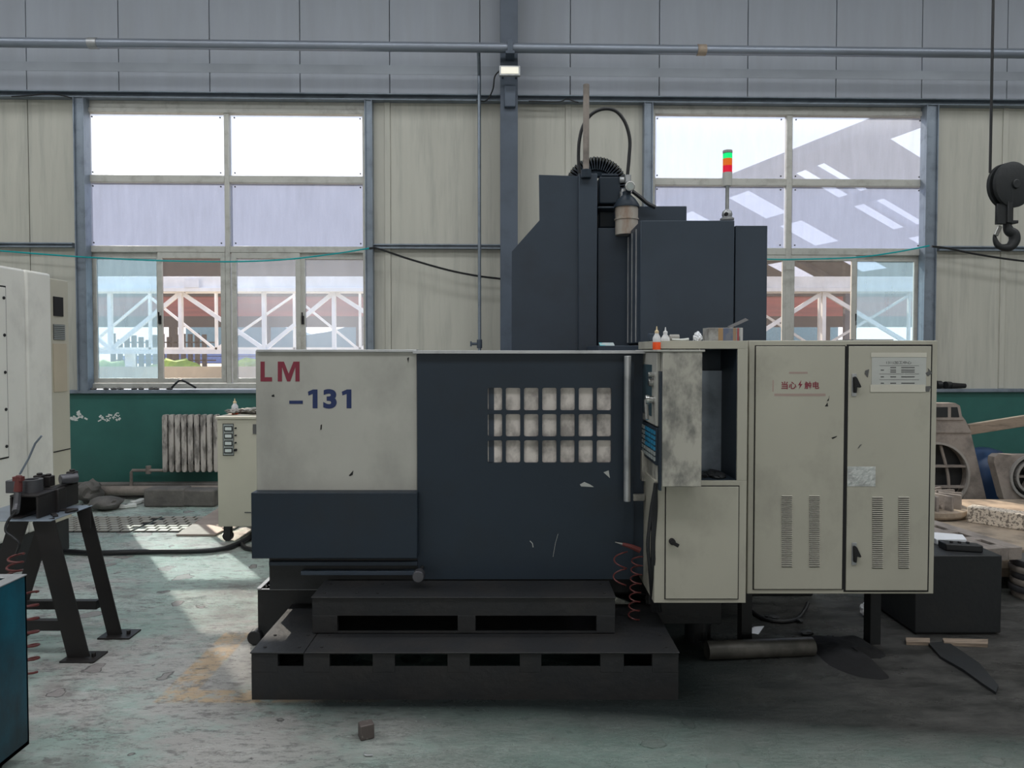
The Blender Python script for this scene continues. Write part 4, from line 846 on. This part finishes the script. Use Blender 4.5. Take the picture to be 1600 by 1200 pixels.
# metal offcut in the foreground
q = FL(570, 1158); rz = Matrix.Rotation(.45, 4, 'Z').to_euler()
g = G(); o = g.obox((q.x, q.y+.03, .034), (.062, .05, .066), rz).build('metal_offcut', mat('offcut', (.09, .075, .07), .55, .3, (.35, .33, .3), 20, .6, .65, .6), label='small square metal offcut on the floor in front of the steps', cat='offcut', bev=.005)
q = FL(575, 1182); G().tube([(q.x-.02, q.y+.02, .006), (q.x-.01, q.y, .006), (q.x+.02, q.y, .006)], .004, 6, 4).build('swarf_curl', M['galv'], label='tiny curled metal chip near the foreground offcut', cat='chip')
# thick hose over the floor
def fp(px, py, z): return FL(px, py, z)
G().tube([fp(60, 868, .025), fp(95, 862, .025), fp(150, 864, .025), fp(230, 862, .025), fp(310, 861, .025), fp(350, 857, .025), fp(375, 848, .025), fp(388, 840, .04), fp(396, 832, .05)], .022, 12, 6).build('floor_hose', M['rubber'], label='thick black hose lying across the floor to the machine', cat='hose')
G().tube([fp(398, 840, .02), fp(384, 843, .02), fp(378, 849, .02), fp(384, 856, .02), fp(400, 859, .02)], .018, 10, 6).build('hose_loop', M['rubber'], label='short black hose bend beside the foot of the machine', cat='hose')
# trench grates
ya, yb = FL(200, 832).y, FL(200, 808).y
for (px0, px1, lab) in ((40, 203, 'perforated steel trench cover, left of the dark gap'), (207, 360, 'perforated steel trench cover, right of the dark gap')):
    pa, pb = FL(px0, 832), FL(px1, 832); pc_, pd = FL(px1+34 if px1 < 300 else px1+34, 808), FL(px0+36, 808)
    t = T('trench_cover', lab, 'floor grate', ((pa.x+pb.x)/2, (ya+yb)/2, 0))
    G().slab([(pa.x, ya), (pb.x, ya), (pb.x, yb), (pa.x, yb)], .001, .006).build('cover_plate', M['seam'], t)
    g = G(); ny = 7; dy = (yb-ya)/ny; dx = .11; r_ = 0
    for j in range(ny):
        x = pa.x + (j % 2)*dx/2
        while x < pb.x-dx*.8:
            g.box(x+.011, ya+j*dy+.012, .005, x+dx-.011, ya+(j+1)*dy-.012, .014); x += dx
    g.build('tread_pads', mat('cover_pads', (.38, .36, .32), .5, .2), t, kind='stuff')
P_ = [fp(x, y, 0) for x, y in ((275, 838), (336, 838), (348, 832), (348, 792))]
G().slab([(p.x, p.y) for p in P_], .002, .02).build('floor_plate', mat('thin_board', (.36, .30, .26), .6, 0, (.25, .2, .18), 4, .45, .6, .5), label='thin triangular board in front of the cream power cabinet', cat='board', bev=.003)
# ================================================================= POWER CABINET (stabiliser)
a, b, c, d = rect(340, 653, 415, 823, 6.35)
pcab = T('power_cabinet', 'cream floor cabinet with four small meters, between radiator and machine', 'cabinet', ((a+c)/2, 6.6, 0))
c = a + .75
yb_ = 7.05
G().box(a, 6.35, b, c, yb_, d-.01).build('cabinet_body', M['cream'], pcab, bev=.006)
G().box(a-.012, 6.34, d-.012, c+.01, yb_+.01, d+.012).build('cabinet_top', M['cream'], pcab, bev=.004)
mp_ = G().pbox(348, 662, 365, 712, 6.344, 6.35).build('meter_panel', M['seam'], pcab)
G().pbox(349, 663, 364.4, 711, 6.342, 6.346).build('panel_face', M['dialg'], mp_)
for k in range(4):
    y0 = 666+k*11.4; G().pbox(350, y0, 363, y0+8, 6.335, 6.343).build('meter_frame', M['seam'], mp_, bev=.002)
    G().pbox(351.5, y0+1.5, 361.5, y0+6.5, 6.332, 6.336).build('meter_window', mat('meter_glass', (.55, .60, .58), .2), mp_)
    q = P(368, y0+3, 6.34); G().cyl((q.x, 6.33, q.z), (q.x, 6.35, q.z), .007 if k < 3 else .012, n=10).build('indicator', M['seam'], pcab)
G().pbox(395, 663, 402, 678, 6.342, 6.35).build('name_plate', M['ink'], pcab)
G().pbox(382, 800, 392, 801.5, 6.346, 6.35).build('logo_strip', M['ink'], pcab)
for xx in (a+.06, c-.06):
    for yy in (6.42, yb_-.08): G().cyl((xx, yy-.02, .045), (xx, yy+.02, .045), .045, n=16).box(xx-.03, yy-.03, .05, xx+.03, yy+.03, b).build('caster', M['rubber'], pcab)
ztp = d+.012
bottle((P(367, 645, 6.6).x, 6.6, ztp), .145, .030, M['orange'], .24, 'squeeze bottle with orange oil on the cream power cabinet')
x = P(388, 640, 6.7).x
g = G()
for i in range(7): g.blob((x+R.uniform(-.10, .14), 6.6+R.uniform(-.12, .12), ztp+.02+i*.003), (R.uniform(.05, .10), R.uniform(.04, .07), .022), i, .35, 3, 3)
g.build('work_gloves', M['rag'], label='heap of grey work gloves on top of the cream power cabinet', cat='gloves', smooth=80)
# ================================================================= LEFT WHITE MACHINE
XS = -3.8
def SX(px, py, X=XS):                         # point on a plane x = X
    d = ray(px, py); t = X/d.x; return Vector((X, d.y*t, EYE+d.z*t))
y1m = SX(81, 500).y; yA = 4.2
lm = T('white_machine', 'tall white machine tool at the left edge with a bolted cover plate', 'machine', (-4.6, 5.3, 0))
ztl = SX(40, 421).z
zb1 = .27
ycut = SX(43, 600).y
G().box(-5.4, yA, zb1, XS, ycut-.004, ztl).build('body_panel', M['lwhite'], lm, bev=.02)
G().box(-5.4, ycut+.004, zb1, XS, y1m, ztl).build('body_panel', M['lwhite'], lm, bev=.02)
y2m = SX(110, 500).y; ztc = SX(95, 437).z
G().box(-5.4, ycut-.01, zb1+.02, XS-.02, ycut+.01, ztl-.02).build('panel_joint', M['seam'], lm)
rc = G().box(-5.3, y1m, zb1, XS-.015, y2m, ztc).build('rear_cabinet', M['cream'], lm, bev=.006)
G().box(-5.3, yA+.05, 0, XS-.03, y2m-.02, zb1).build('plinth', M['black'], lm, bev=.004)
def srect(p0, q0, p1, q1, X): A_, B_ = SX(p0, (q0+q1)/2, X), SX(p1, (q0+q1)/2, X); pm = (p0+p1)/2; return A_.y, SX(pm, q1, X).z, B_.y, SX(pm, q0, X).z
Xc = XS-.012
y0, z0, y1, z1 = srect(83.5, 464, 98, 494, Xc); G().box(Xc-.01, y0, z0, Xc+.006, y1, z1).build('vent_opening', M['seam'], rc)
y0, z0, y1, z1 = srect(83.5, 507, 101, 531, Xc); gr = G().box(Xc-.01, y0, z0, Xc+.002, y1, z1).build('vent_grille', M['ink'], rc)
g = G()
for k in range(8): zz_ = z0+(z1-z0)*(k+.5)/8; g.box(Xc, y0, zz_-.004, Xc+.008, y1, zz_+.004)
g.build('grille_slats', M['dialg'], rc)
y0, z0, y1, z1 = srect(83.5, 537, 104, 612, Xc); G().box(Xc-.01, y0, z0, Xc+.004, y1, z1).build('beige_label', mat('beige_sheet', (.46, .40, .30), .5), rc)
y0, z0, y1, z1 = srect(84, 703, 110, 704.5, Xc); G().box(Xc-.01, y0, z0, Xc+.0025, y1, z1).build('seam_line', M['seam'], rc)
# bolted plate at the frame edge
y0, z0, y1, z1 = srect(-60, 445, 9, 721, XS)
G().box(XS-.005, y0-.012, z0-.012, XS+.004, y1+.012, z1+.012).build('plate_gap', M['seam'], lm); pl = G().box(XS, y0, z0, XS+.012, y1, z1).build('cover_plate', M['lwhite'], lm, bev=.004)
g = G()
for k in range(5): zz_ = z0+.08+(z1-z0-.16)*k/4; g.cyl((XS+.012, y1-.025, zz_), (XS+.018, y1-.025, zz_), .012, n=8)
g.build('plate_bolt', M['seam'], pl)
# ================================================================= STAND WITH FIXTURES
stz = P(80, 812, 3.88).z
sx0, sx1 = -3.0, P(80, 812, 3.88).x
yn, yf = 3.88, P(140, 793, 4.2).y
bs = T('tool_stand', 'dark steel angle leg stand with clamping fixtures at left', 'stand', (-2.75, 4.05, 0))
xf = sx1-.035
G().box(sx0, yn-.02, stz-.006, sx1+.01, yf+.05, stz).build('table_plate', M['galv'] if 0 else M['steel'], bs, bev=.002)
def leg(p0, p1, wd=.085):
    G().beam(p0, p1, wd, .008, (0, 1, 0)).beam(Vector(p0)+Vector((-wd/2+.004, .03, 0)), Vector(p1)+Vector((-wd/2+.004, .03, 0)), .008, .06, (0, 1, 0)).build('leg', M['brownsteel'], bs)
    G().box(p1[0]-.08, p1[1]-.05, 0, p1[0]+.11, p1[1]+.09, .01).cyl((p1[0]+.07, p1[1]+.02, .01), (p1[0]+.07, p1[1]+.02, .03), .012, n=8).build('foot_plate', M['brownsteel'], bs, bev=.002)
tn, bn_ = P(68, 814, 3.90), FL(110, 1040); tf, bf = P(130, 800, 4.24), FL(168, 1003)
leg((tn.x, 3.90, stz-.006), (bn_.x, 3.92, .005), .12); leg((tf.x, 4.24, stz-.006), (bf.x, 4.24, .005), .085)
lx = P(27, 815, 3.90).x
leg((lx, 3.92, stz-.006), (lx-.25, 3.92, .005), .10); leg((lx-.05, 4.26, stz-.006), (lx-.3, 4.26, .005), .085)
za, zb_ = P(100, 945, 4.24).z, P(60, 979, 3.92).z
G().box(lx-.28, 4.23, za-.025, P(152, 945, 4.24).x, 4.27, za+.025).build('stretcher', M['brownsteel'], bs); G().box(lx-.2, 3.93, zb_-.028, P(92, 979, 3.92).x, 3.97, zb_+.028).build('stretcher', M['brownsteel'], bs)
G().pbox(127, 795, 141, 826, 4.2, 4.21).build('hanging_tab', M['brownsteel'], bs)
# near U-channel fixture standing on the plate
def channel(x0, x1, y0, y1, z0, z1, name, label, n):
    th = .012; g = G().box(x0, y0, z1-th, x1, y1, z1).box(x0, y0, z0, x0+th, y1, z1-th).box(x1-th, y0, z0, x1, y1, z1-th).box(x0, y0, z0, x0+.06, y1, z0+.006)
    return g.build(name, M['brownsteel'], label=label, cat='fixture', bev=.006)
q = rect(3, 776, 48, 812, 3.84); ch1 = channel(q[0], q[2], 3.9, 4.15, stz+.001, stz+.13, 'channel_block', 'near U shaped steel channel on the stand', 1)
z1c = stz+.13
q = P(46, 770, 3.98); hollow((q.x, 4.0, z1c), (q.x, 4.0, z1c+.07), .055, .02, 'bearing_ring', M['tool'], 'thick steel ring on the near channel', 'ring')
q = P(24, 770, 3.98); G().obox((q.x-.01, 3.98, z1c+.035), (.05, .06, .07)).build('steel_block', M['tool'], label='steel block beside the ring on the near channel', cat='block', bev=.004)
q0 = rect(55, 762, 92, 792, 4.10); xA, xB = P(58, 775, 4.02).x, P(110, 765, 4.22).x
zc2 = P(85, 762, 4.1).z
g = G().box(xA, 4.05, stz, xA+.014, 4.30, zc2).box(xB-.014, 4.10, stz, xB, 4.30, zc2-.0).box(xA, 4.05, zc2-.012, xB, 4.30, zc2).box(xA, 4.05, stz, xA+.10, 4.06, zc2)
g.build('channel_block', M['brownsteel'], label='far taller steel channel bracket on the stand', cat='fixture', bev=.004)
for px, py, yy, s, lb in ((62, 748, 4.12, .07, 'dark clamp block at the near end of the tall bracket'), (76, 750, 4.15, .06, 'dark clamp block second from the near end of the tall bracket'), (113, 746, 4.25, .07, 'dark clamp block at the far end of the tall bracket')):
    q = P(px, py, yy); G().obox((q.x, yy, zc2+s/2), (.045, .05, s)).cyl((q.x, yy, zc2+s), (q.x, yy, zc2+s+.012), .016, n=8).build('clamp_block', M['brownsteel'], label=lb, cat='clamp', bev=.004)
qa, qb = P(84, 0, 4.2).x, P(108, 0, 4.25).x; G().cyl((qa, 4.18, zc2+.032), (qb, 4.25, zc2+.032), .030, n=16).build('mandrel', M['tool'], label='horizontal steel mandrel held between the clamps', cat='mandrel', bev=.003)
q = FL(108, 806, stz)
for i, (px, py, L_) in enumerate(((103, 798, .12), (112, 800, .07), (85, 806, .08))):
    q = FL(px, py, stz); G().obox((q.x, q.y, stz+.006), (L_, .025, .01), Matrix.Rotation(.3+i, 4, 'Z').to_euler()).build('flat_key', M['brownsteel'], label=('long flat spanner on the stand top', 'short flat key near the corner of the stand top', 'flat key on the near edge of the stand top')[i], cat='tool', bev=.002)
# air gun with bent nozzle standing on the stand
zh = z1c
A1 = P(29, 742, 3.95); ag = T('air_gun', 'red handled air gun with long bent rod nozzle on the left stand', 'air gun', (A1.x, 3.95, zh))
G().tube([P(28, 768, 3.90), P(29, 755, 3.90), P(30, 743, 3.90)], lambda t: .022-.006*t, 10, 4).obox(P(29, 748, 3.9), (.05, .03, .025)).build('handle', M['crimson'], ag, bev=.002)
G().tube([P(31, 741, 3.90), P(45, 716, 3.90), P(55, 693, 3.90), P(65, 681, 3.90)], .0055, 8).build('nozzle', M['steel'], ag)
G().tube([P(28, 768, 3.90), P(26, 790, 3.88), P(24, 800, 3.84)], .018, 8, 4).build('coupling', M['tool'], ag)
G().tube([P(24, 800, 3.84), P(12, 815, 3.82), P(9, 830, 3.8), P(20, 839, 3.8), P(30, 850, 3.8), P(26, 865, 3.8)], .007, 8, 6).build('hose', M['rubber'], ag)
coil(P(26, 865, 3.78), P(20, 905, 3.78), .035, 3, .006).build('hose', M['crimson'], ag)
coil(P(40, 925, 3.70), P(42, 1050, 3.70), .055, 6, .006).build('coil_hose', M['crimson'], label='coiled red air hose hanging between blue bin and stand', cat='hose')
# ================================================================= BLUE BIN in the foreground
XB_ = -2.02
y1b = SX(43, 1000, XB_).y; ztb = SX(43, 898, XB_).z
bb = T('blue_bin', 'teal painted steel bin cut by the lower left corner of the photo', 'bin', (-2.45, 2.5, 0))
th = .012
G().box(-2.9, 2.1, .06, XB_, 2.1+th, ztb).box(-2.9, y1b-th, .06, XB_, y1b, ztb).box(XB_-th, 2.1, .06, XB_, y1b, ztb).box(-2.9, 2.1, .06, -2.9+th, y1b, ztb).box(-2.9, 2.1, .06, XB_, y1b, .08).build('bin_body', M['bluebox'], bb, bev=.002)
G().box(XB_-.05, 2.1, ztb, XB_+.004, y1b, ztb+.006).box(-2.9, 2.1, ztb, -2.85, y1b, ztb+.006).box(-2.85, y1b-.05, ztb, XB_-.05, y1b, ztb+.006).box(-2.85, 2.1, ztb, XB_-.05, 2.15, ztb+.006).build('bin_rim', M['galv'], bb, bev=.002)
for x in (-2.82, -2.1):
    for y in (2.2, y1b-.1): G().cyl((x-.02, y, .035), (x+.02, y, .035), .035, n=14).box(x-.02, y-.02, .03, x+.02, y+.02, .06).build('caster', M['rubber'], bb)
# ================================================================= BLACK BOX and castings at right
a, b, c, d = rect(1430, 868, 1565, 995, 4.26)
bk = T('black_box', 'large matt black steel box on the floor right of the electrical cabinet', 'box', ((a+c)/2, 4.5, 0))
G().box(a, 4.26, .012, c, 4.76, d).build('box_body', M['black'], bk, bev=.006)
G().box(a+.02, 4.28, 0, c-.02, 4.74, .012).build('box_foot', M['seam'], bk)
q = P(1503, 858, 4.36); hs = T('pendant_control', 'black hoist remote control lying on the black box', 'remote', (q.x, 4.36, d))
G().slab([(q.x-.10, 4.36), (q.x+.10, 4.31), (q.x+.105, 4.38), (q.x-.09, 4.46)], d, d+.045).build('remote_body', M['rubber'], hs, bev=.008)
for k in range(3): G().cyl((q.x-.05+k*.045, 4.385-k*.008, d+.045), (q.x-.05+k*.045, 4.385-k*.008, d+.053), .010, n=10).build('button', M['seam'], hs)
q = P(1480, 846, 4.62); G().slab([(q.x-.14, 4.50), (q.x+.05, 4.50), (q.x+.10, 4.62), (q.x-.14, 4.72)], d, d+.035).build('foam_block', M['paper'], label='white foam block on the black box behind the remote control', cat='block', bev=.004)
# low pile of plates
zpl = .28; pa = P(1440, 840, 5.1)
pl = T('steel_plate_stack', 'stack of thick rusty steel plates behind the black box at right', 'plates', (3.9, 5.8, 0))
for i, (z0, z1, e) in enumerate(((.075, .14, .03), (.145, .21, .0), (.215, .28, .02))): G().box(2.85+e, 5.1+e, z0, 5.6-e, 6.9-e, z1).build('steel_plate', M['rust'], pl, bev=.006)
for x in (3.2, 4.3, 5.3): G().box(x-.05, 5.2, 0, x+.05, 6.8, .075).build('timber_bearer', M['wood'], pl)
# slotted bar on top
pts = [FL(1440, 823, zpl+.11), FL(1462, 816, zpl+.11), FL(1573, 851, zpl+.11), FL(1545, 858, zpl+.11)]
pA, pB = FL(1450, 818, zpl+.09), FL(1560, 853, zpl+.09); dr_ = (pB-pA).normalized(); nr = Vector((-dr_.y, dr_.x, 0))
sb = T('slotted_bar', 'heavy steel bar with three oblong slots lying on the plate stack', 'steel bar', (pA.x, pA.y, zpl+.002))
W2 = .14; g = G(); Lb = (pB-pA).length+.05
def bpt(s, w_, z_): p = pA + dr_*s + nr*w_; return (p.x, p.y, z_)
def bbx(g, s0, s1, w0, w1, z0, z1): g.loft([bpt(s0, w0, z0), bpt(s1, w0, z0), bpt(s1, w1, z0), bpt(s0, w1, z0)], [bpt(s0, w0, z1), bpt(s1, w0, z1), bpt(s1, w1, z1), bpt(s0, w1, z1)])
zb0_, zb1_ = zpl+.003, zpl+.09
bbx(g, -.6, Lb, -W2, -.03, zb0_, zb1_); bbx(g, -.6, Lb, .03, W2, zb0_, zb1_)
cuts = [-.6] + [v_ for s in (-.1, .14, .38) for v_ in (s*Lb/.5+.02, s*Lb/.5+.16)] + [Lb]
cuts = [-.6, Lb*.08, Lb*.27, Lb*.38, Lb*.57, Lb*.68, Lb*.87, Lb]
for s0, s1 in zip(cuts[::2], cuts[1::2]): bbx(g, s0, s1, -.03, .03, zb0_, zb1_)
g.build('bar_body', M['cast'], sb, bev=.004)
# ribbed cast disc
q = FL(1448, 790, zpl+.10); q.y = 6.3; q = P(1440, 790, 6.3)
rd = T('ribbed_disc', 'round casting with upright radial ribs, lying on the plates beside the cabinet edge', 'casting', (q.x, 6.3, zpl+.002)); rr_ = P(1502, 790, 6.3).x - q.x
G().lathe([(rr_*.95, 0.01), (rr_, .03), (rr_, .07), (rr_*.9, .075), (.05, .075)], (q.x, 6.3, zpl), 40).build('disc', M['rust'], rd)
for k in range(14):
    an = k*2*math.pi/14+.1; d_ = Vector((math.cos(an), math.sin(an), 0)); c_ = Vector((q.x, 6.3, zpl+.075+.06))
    G().obox(c_+d_*rr_*.62, (rr_*.5, .022, .13), Matrix.Rotation(an, 4, 'Z').to_euler()).build('rib', M['cast'], rd, bev=.003)
G().cyl((q.x, 6.3, zpl+.07), (q.x, 6.3, zpl+.2), .08, n=20).build('hub', M['cast'], rd)
# granite straight edge
e0, e1 = P(1515, 800, 6.0), P(1625, 828, 5.6)
G().beam((e0.x, 6.0, zpl+.065), (e1.x+.1, 5.55, zpl+.065), .14, .13, (0, 0, 1)).build('stone_beam', M['granite'], label='pitted pale stone beam lying on the rusty plates', cat='beam', bev=.006)
# large casting leaning at the wall: plate with gridded round opening
Yk = 7.55
lc_ = T('leaning_casting', 'large tapered casting with gridded round opening, leaning behind the cabinet', 'casting', (P(1460, 800, Yk).x, Yk, 0))
def pc2(px, py): p = P(px, py, Yk); return (p.x, p.z)
cen = pc2(1462, 743); ro2 = 51*Yk/F
outl = [(1546, 800), (1516, 672), (1508, 656), (1503, 650), (1500, 634), (1493, 630), (1431, 630), (1424, 634), (1421, 650), (1416, 656), (1408, 672), (1378, 800)]
op = [pc2(*p) for p in outl]
n = 48; circ = [(cen[0]+ro2*math.cos(2*math.pi*k/n), cen[1]+ro2*math.sin(2*math.pi*k/n)) for k in range(n)]
def hit(cx_, cz_, dx, dz, poly):
    best = None
    for i in range(len(poly)):
        (x1, y1), (x2, y2) = poly[i], poly[(i+1) % len(poly)]; ex, ey = x2-x1, y2-y1; den = dx*ey-dz*ex
        if abs(den) < 1e-9: continue
        t_ = ((x1-cx_)*ey-(y1-cz_)*ex)/den; u_ = ((x1-cx_)*dz-(y1-cz_)*dx)/den
        if t_ > 0 and -1e-6 <= u_ <= 1+1e-6 and (best is None or t_ < best): best = t_
    return (cx_+dx*best, cz_+dz*best)
def ringplate(cen, circ, poly, y0, y1, name, m, par):
    angs = sorted([math.atan2(z-cen[1], x-cen[0]) for x, z in circ] + [math.atan2(z-cen[1], x-cen[0]) for x, z in poly]); rad = math.hypot(circ[0][0]-cen[0], circ[0][1]-cen[1])
    I = [(cen[0]+rad*math.cos(a_), cen[1]+rad*math.sin(a_)) for a_ in angs]; O = [hit(cen[0], cen[1], math.cos(a_), math.sin(a_), poly) for a_ in angs]
    n = len(angs); v = [(x, y, z) for y in (y0, y1) for L in (I, O) for x, z in L]; f = []
    for k in range(n):
        j = (k+1) % n; f += [(k, j, n+j, n+k), (2*n+k, 3*n+k, 3*n+j, 2*n+j), (k, 2*n+k, 2*n+j, j), (n+k, n+j, 3*n+j, 3*n+k)]
    return G().add(v, f).build(name, m, par, bev=0)
ringplate(cen, circ, op, Yk, Yk+.12, 'cast_plate', M['cast'], lc_)
G().prism(circ, Yk+.10, Yk+.13).build('recess_floor', M['black'], lc_)
g = G()
for k in range(n):
    a0, a1 = 2*math.pi*k/n, 2*math.pi*(k+1)/n
    g.beam((cen[0]+ro2*math.cos(a0), Yk-.005, cen[1]+ro2*math.sin(a0)), (cen[0]+ro2*math.cos(a1), Yk-.005, cen[1]+ro2*math.sin(a1)), .022, .03)
g.build('opening_rim', M['galv'] if 0 else mat('worn_edge', (.30, .28, .26), .5), lc_)
for o_ in (-.36, .28):
    hw = math.sqrt(1-o_*o_)*ro2
    G().beam((cen[0]-hw, Yk+.03, cen[1]+o_*ro2), (cen[0]+hw, Yk+.03, cen[1]+o_*ro2), .022, .06).build('rib', M['cast'], lc_)
    G().tube([(cen[0]+(o_+.05)*ro2-.05, Yk+.03, cen[1]+math.sqrt(1-o_*o_)*ro2*.96), (cen[0]+(o_+.15)*ro2, Yk+.03, cen[1]), (cen[0]+(o_+.2)*ro2, Yk+.03, cen[1]-hw*.94)], .016, 8, 4).build('rib', M['cast'], lc_)
G().prism([pc2(*p) for p in ((1486, 636), (1496, 636), (1499, 652), (1486, 652))], Yk-.004, Yk+.01).prism([pc2(*p) for p in ((1425, 636), (1481, 636), (1481, 652), (1425, 652))], Yk-.004, Yk+.01).build('top_pocket', M['black'], lc_, bev=.004)
G().prism([pc2(*p) for p in ((1408, 673), (1516, 673), (1517, 676), (1407, 676))], Yk-.012, Yk).prism([pc2(*p) for p in ((1420, 654), (1504, 654), (1505, 656), (1419, 656))], Yk-.012, Yk).build('raised_edge', M['cast'], lc_)
G().box(op[-1][0], Yk, 0, op[0][0], Yk+.3, op[0][1]+.01).build('foot_block', M['cast'], lc_, bev=.01)
# blue drum
q = P(1537, 760, 8.0); G().lathe([(.22, 0), (.28, .05), (.30, .25), (.30, .42), (.26, .52), (.16, .60), (.06, .63)], (q.x, 8.0, 0), 32).build('blue_drum', M['blue'], label='dark blue rounded drum between the two leaning castings', cat='drum')
# second casting: rounded plate with round rings
Yq = 7.3
c2_ = T('round_cornered_casting', 'rounded plate casting with ring opening leaning at the right edge', 'casting', (P(1600, 790, Yq).x, Yq, 0))
def pq(px, py): p = P(px, py, Yq); return (p.x, p.z)
outl = [(1560, 710), (1554, 714), (1553, 722), (1568, 778), (1576, 788), (1590, 795), (1650, 798), (1672, 790), (1684, 722), (1680, 712)]
cen = pq(1612, 745); rq = 34*Yq/F; circ2 = [(cen[0]+rq*math.cos(2*math.pi*k/40), cen[1]+rq*math.sin(2*math.pi*k/40)) for k in range(40)]
ringplate(cen, circ2, [pq(*p) for p in outl], Yq, Yq+.1, 'cast_plate', M['cast'], c2_)
G().prism(circ2, Yq+.08, Yq+.11).build('recess_floor', M['black'], c2_)
for r_, m_ in ((1.0, 'outer_ring'), (.72, 'inner_ring')):
    g = G()
    for k in range(32):
        a0, a1 = 2*math.pi*k/32, 2*math.pi*(k+1)/32
        g.beam((cen[0]+rq*r_*math.cos(a0), Yq, cen[1]+rq*r_*math.sin(a0)), (cen[0]+rq*r_*math.cos(a1), Yq, cen[1]+rq*r_*math.sin(a1)), .024, .05)
    g.build(m_, M['galv'] if 0 else mat('ring_iron', (.27, .26, .25), .5), c2_)
for k in range(6): an = k*math.pi/3; G().beam((cen[0], Yq+.03, cen[1]), (cen[0]+rq*.72*math.cos(an), Yq+.03, cen[1]+rq*.72*math.sin(an)), .02, .05).build('spoke', M['cast'], c2_)
zlow = pq(1600, 798)[1]; G().box(pq(1575, 0)[0], Yq-.1, 0, pq(1680, 0)[0], Yq+.2, zlow+.003).build('timber_support', M['wood'], c2_, bev=.01)
e0, e1 = P(1513, 671, 7.7), P(1640, 651, 7.7)
G().beam(e0, e1, .115, .06).build('timber_beam', M['wood'], label='old wooden beam leaning from the large casting towards the right edge', cat='timber', bev=.005)
# stack of discs by the right edge
q = FL(1612, 930); q.y -= .14
for k in range(6):
    G().lathe([(.10, .001), (.15, .001), (.155, .012), (.155, .034), (.15, .043), (.05, .043)], (q.x+R.uniform(-.012, .012), q.y+.1, k*.045), 32).build('flange_disc', (M['cast'], M['tool'])[k % 2], label=('rusty flange disc at the bottom of the stack at the right edge', 'flange disc second from the bottom of the stack', 'flange disc third from the bottom of the stack', 'flange disc third from the top of the stack', 'flange disc second from the top of the stack', 'flange disc on top of the stack at the right edge')[k], cat='disc', group='stack of flange discs at the right edge')
# ================================================================= HOIST HOOK
Yh = 4.8; hk = T('hoist_hook', 'black pulley block with crane hook hanging from a wire rope', 'crane hook', P(1575, 290, Yh))
cz = P(1577, 290, Yh); rp_ = 35*Yh/F
G().lathe([(rp_*.2, -.045), (rp_*.8, -.045), (rp_, -.035), (rp_, -.012), (rp_*.86, -.01), (rp_*.86, .01), (rp_, .012), (rp_, .035), (rp_*.8, .045), (rp_*.2, .045)], cz, 44, Vector((-.25, 1, 0))).build('pulley_cover', M['black'], hk)
G().cyl(cz+Vector((.015, -.055, 0)), cz+Vector((-.015, .055, 0)), .03, n=18).build('axle_boss', M['black'], hk, bev=.004)
x0, z0, x1, z1 = rect(1558, 318, 1573, 350, Yh-.04); G().box(x0, Yh-.04, z0, x1, Yh-.03, z1).box(x1, Yh-.05, z0+.008, P(1589, 0, Yh-.05).x, Yh-.04, z1+.09).box(x1-.003, Yh-.055, z0+.01, x1+.004, Yh-.03, z1+.14).build('side_plate', M['black'], hk, bev=.004)
x0, z0, x1, z1 = rect(1559, 320, 1587, 350, Yh); G().box(x0, Yh+.02, z0, x1, Yh+.03, z1).box(x0, Yh-.03, z0, x1, Yh+.02, z0+.02).build('rear_plate', M['black'], hk, bev=.003)
hp = [P(x, y, Yh) for x, y in ((1573, 344), (1574, 354), (1577, 361), (1584, 366), (1585, 376), (1579, 385), (1570, 387), (1560, 384), (1555, 375), (1554, 366))]
G().tube(hp, lambda t: .020+.014*math.sin(min(1, t*1.35)*math.pi)-(.012*max(0, t-.8)*5), 14, 6).build('hook', M['black'], hk)
G().beam(P(1563, 353, Yh-.02), P(1556, 368, Yh-.02), .028, .01).build('safety_latch', M['chrome'], hk, bev=.003)
cx0 = P(1547, 270, Yh)
G().cyl((cx0.x, Yh, cx0.z), (cx0.x, Yh, 7.55), .0085, n=10).build('wire_rope', M['rubber'], hk)
G().cyl((P(1606, 270, Yh).x, Yh, cx0.z), (P(1606, 270, Yh).x, Yh, 7.55), .0085, n=10).build('wire_rope', M['rubber'], hk)
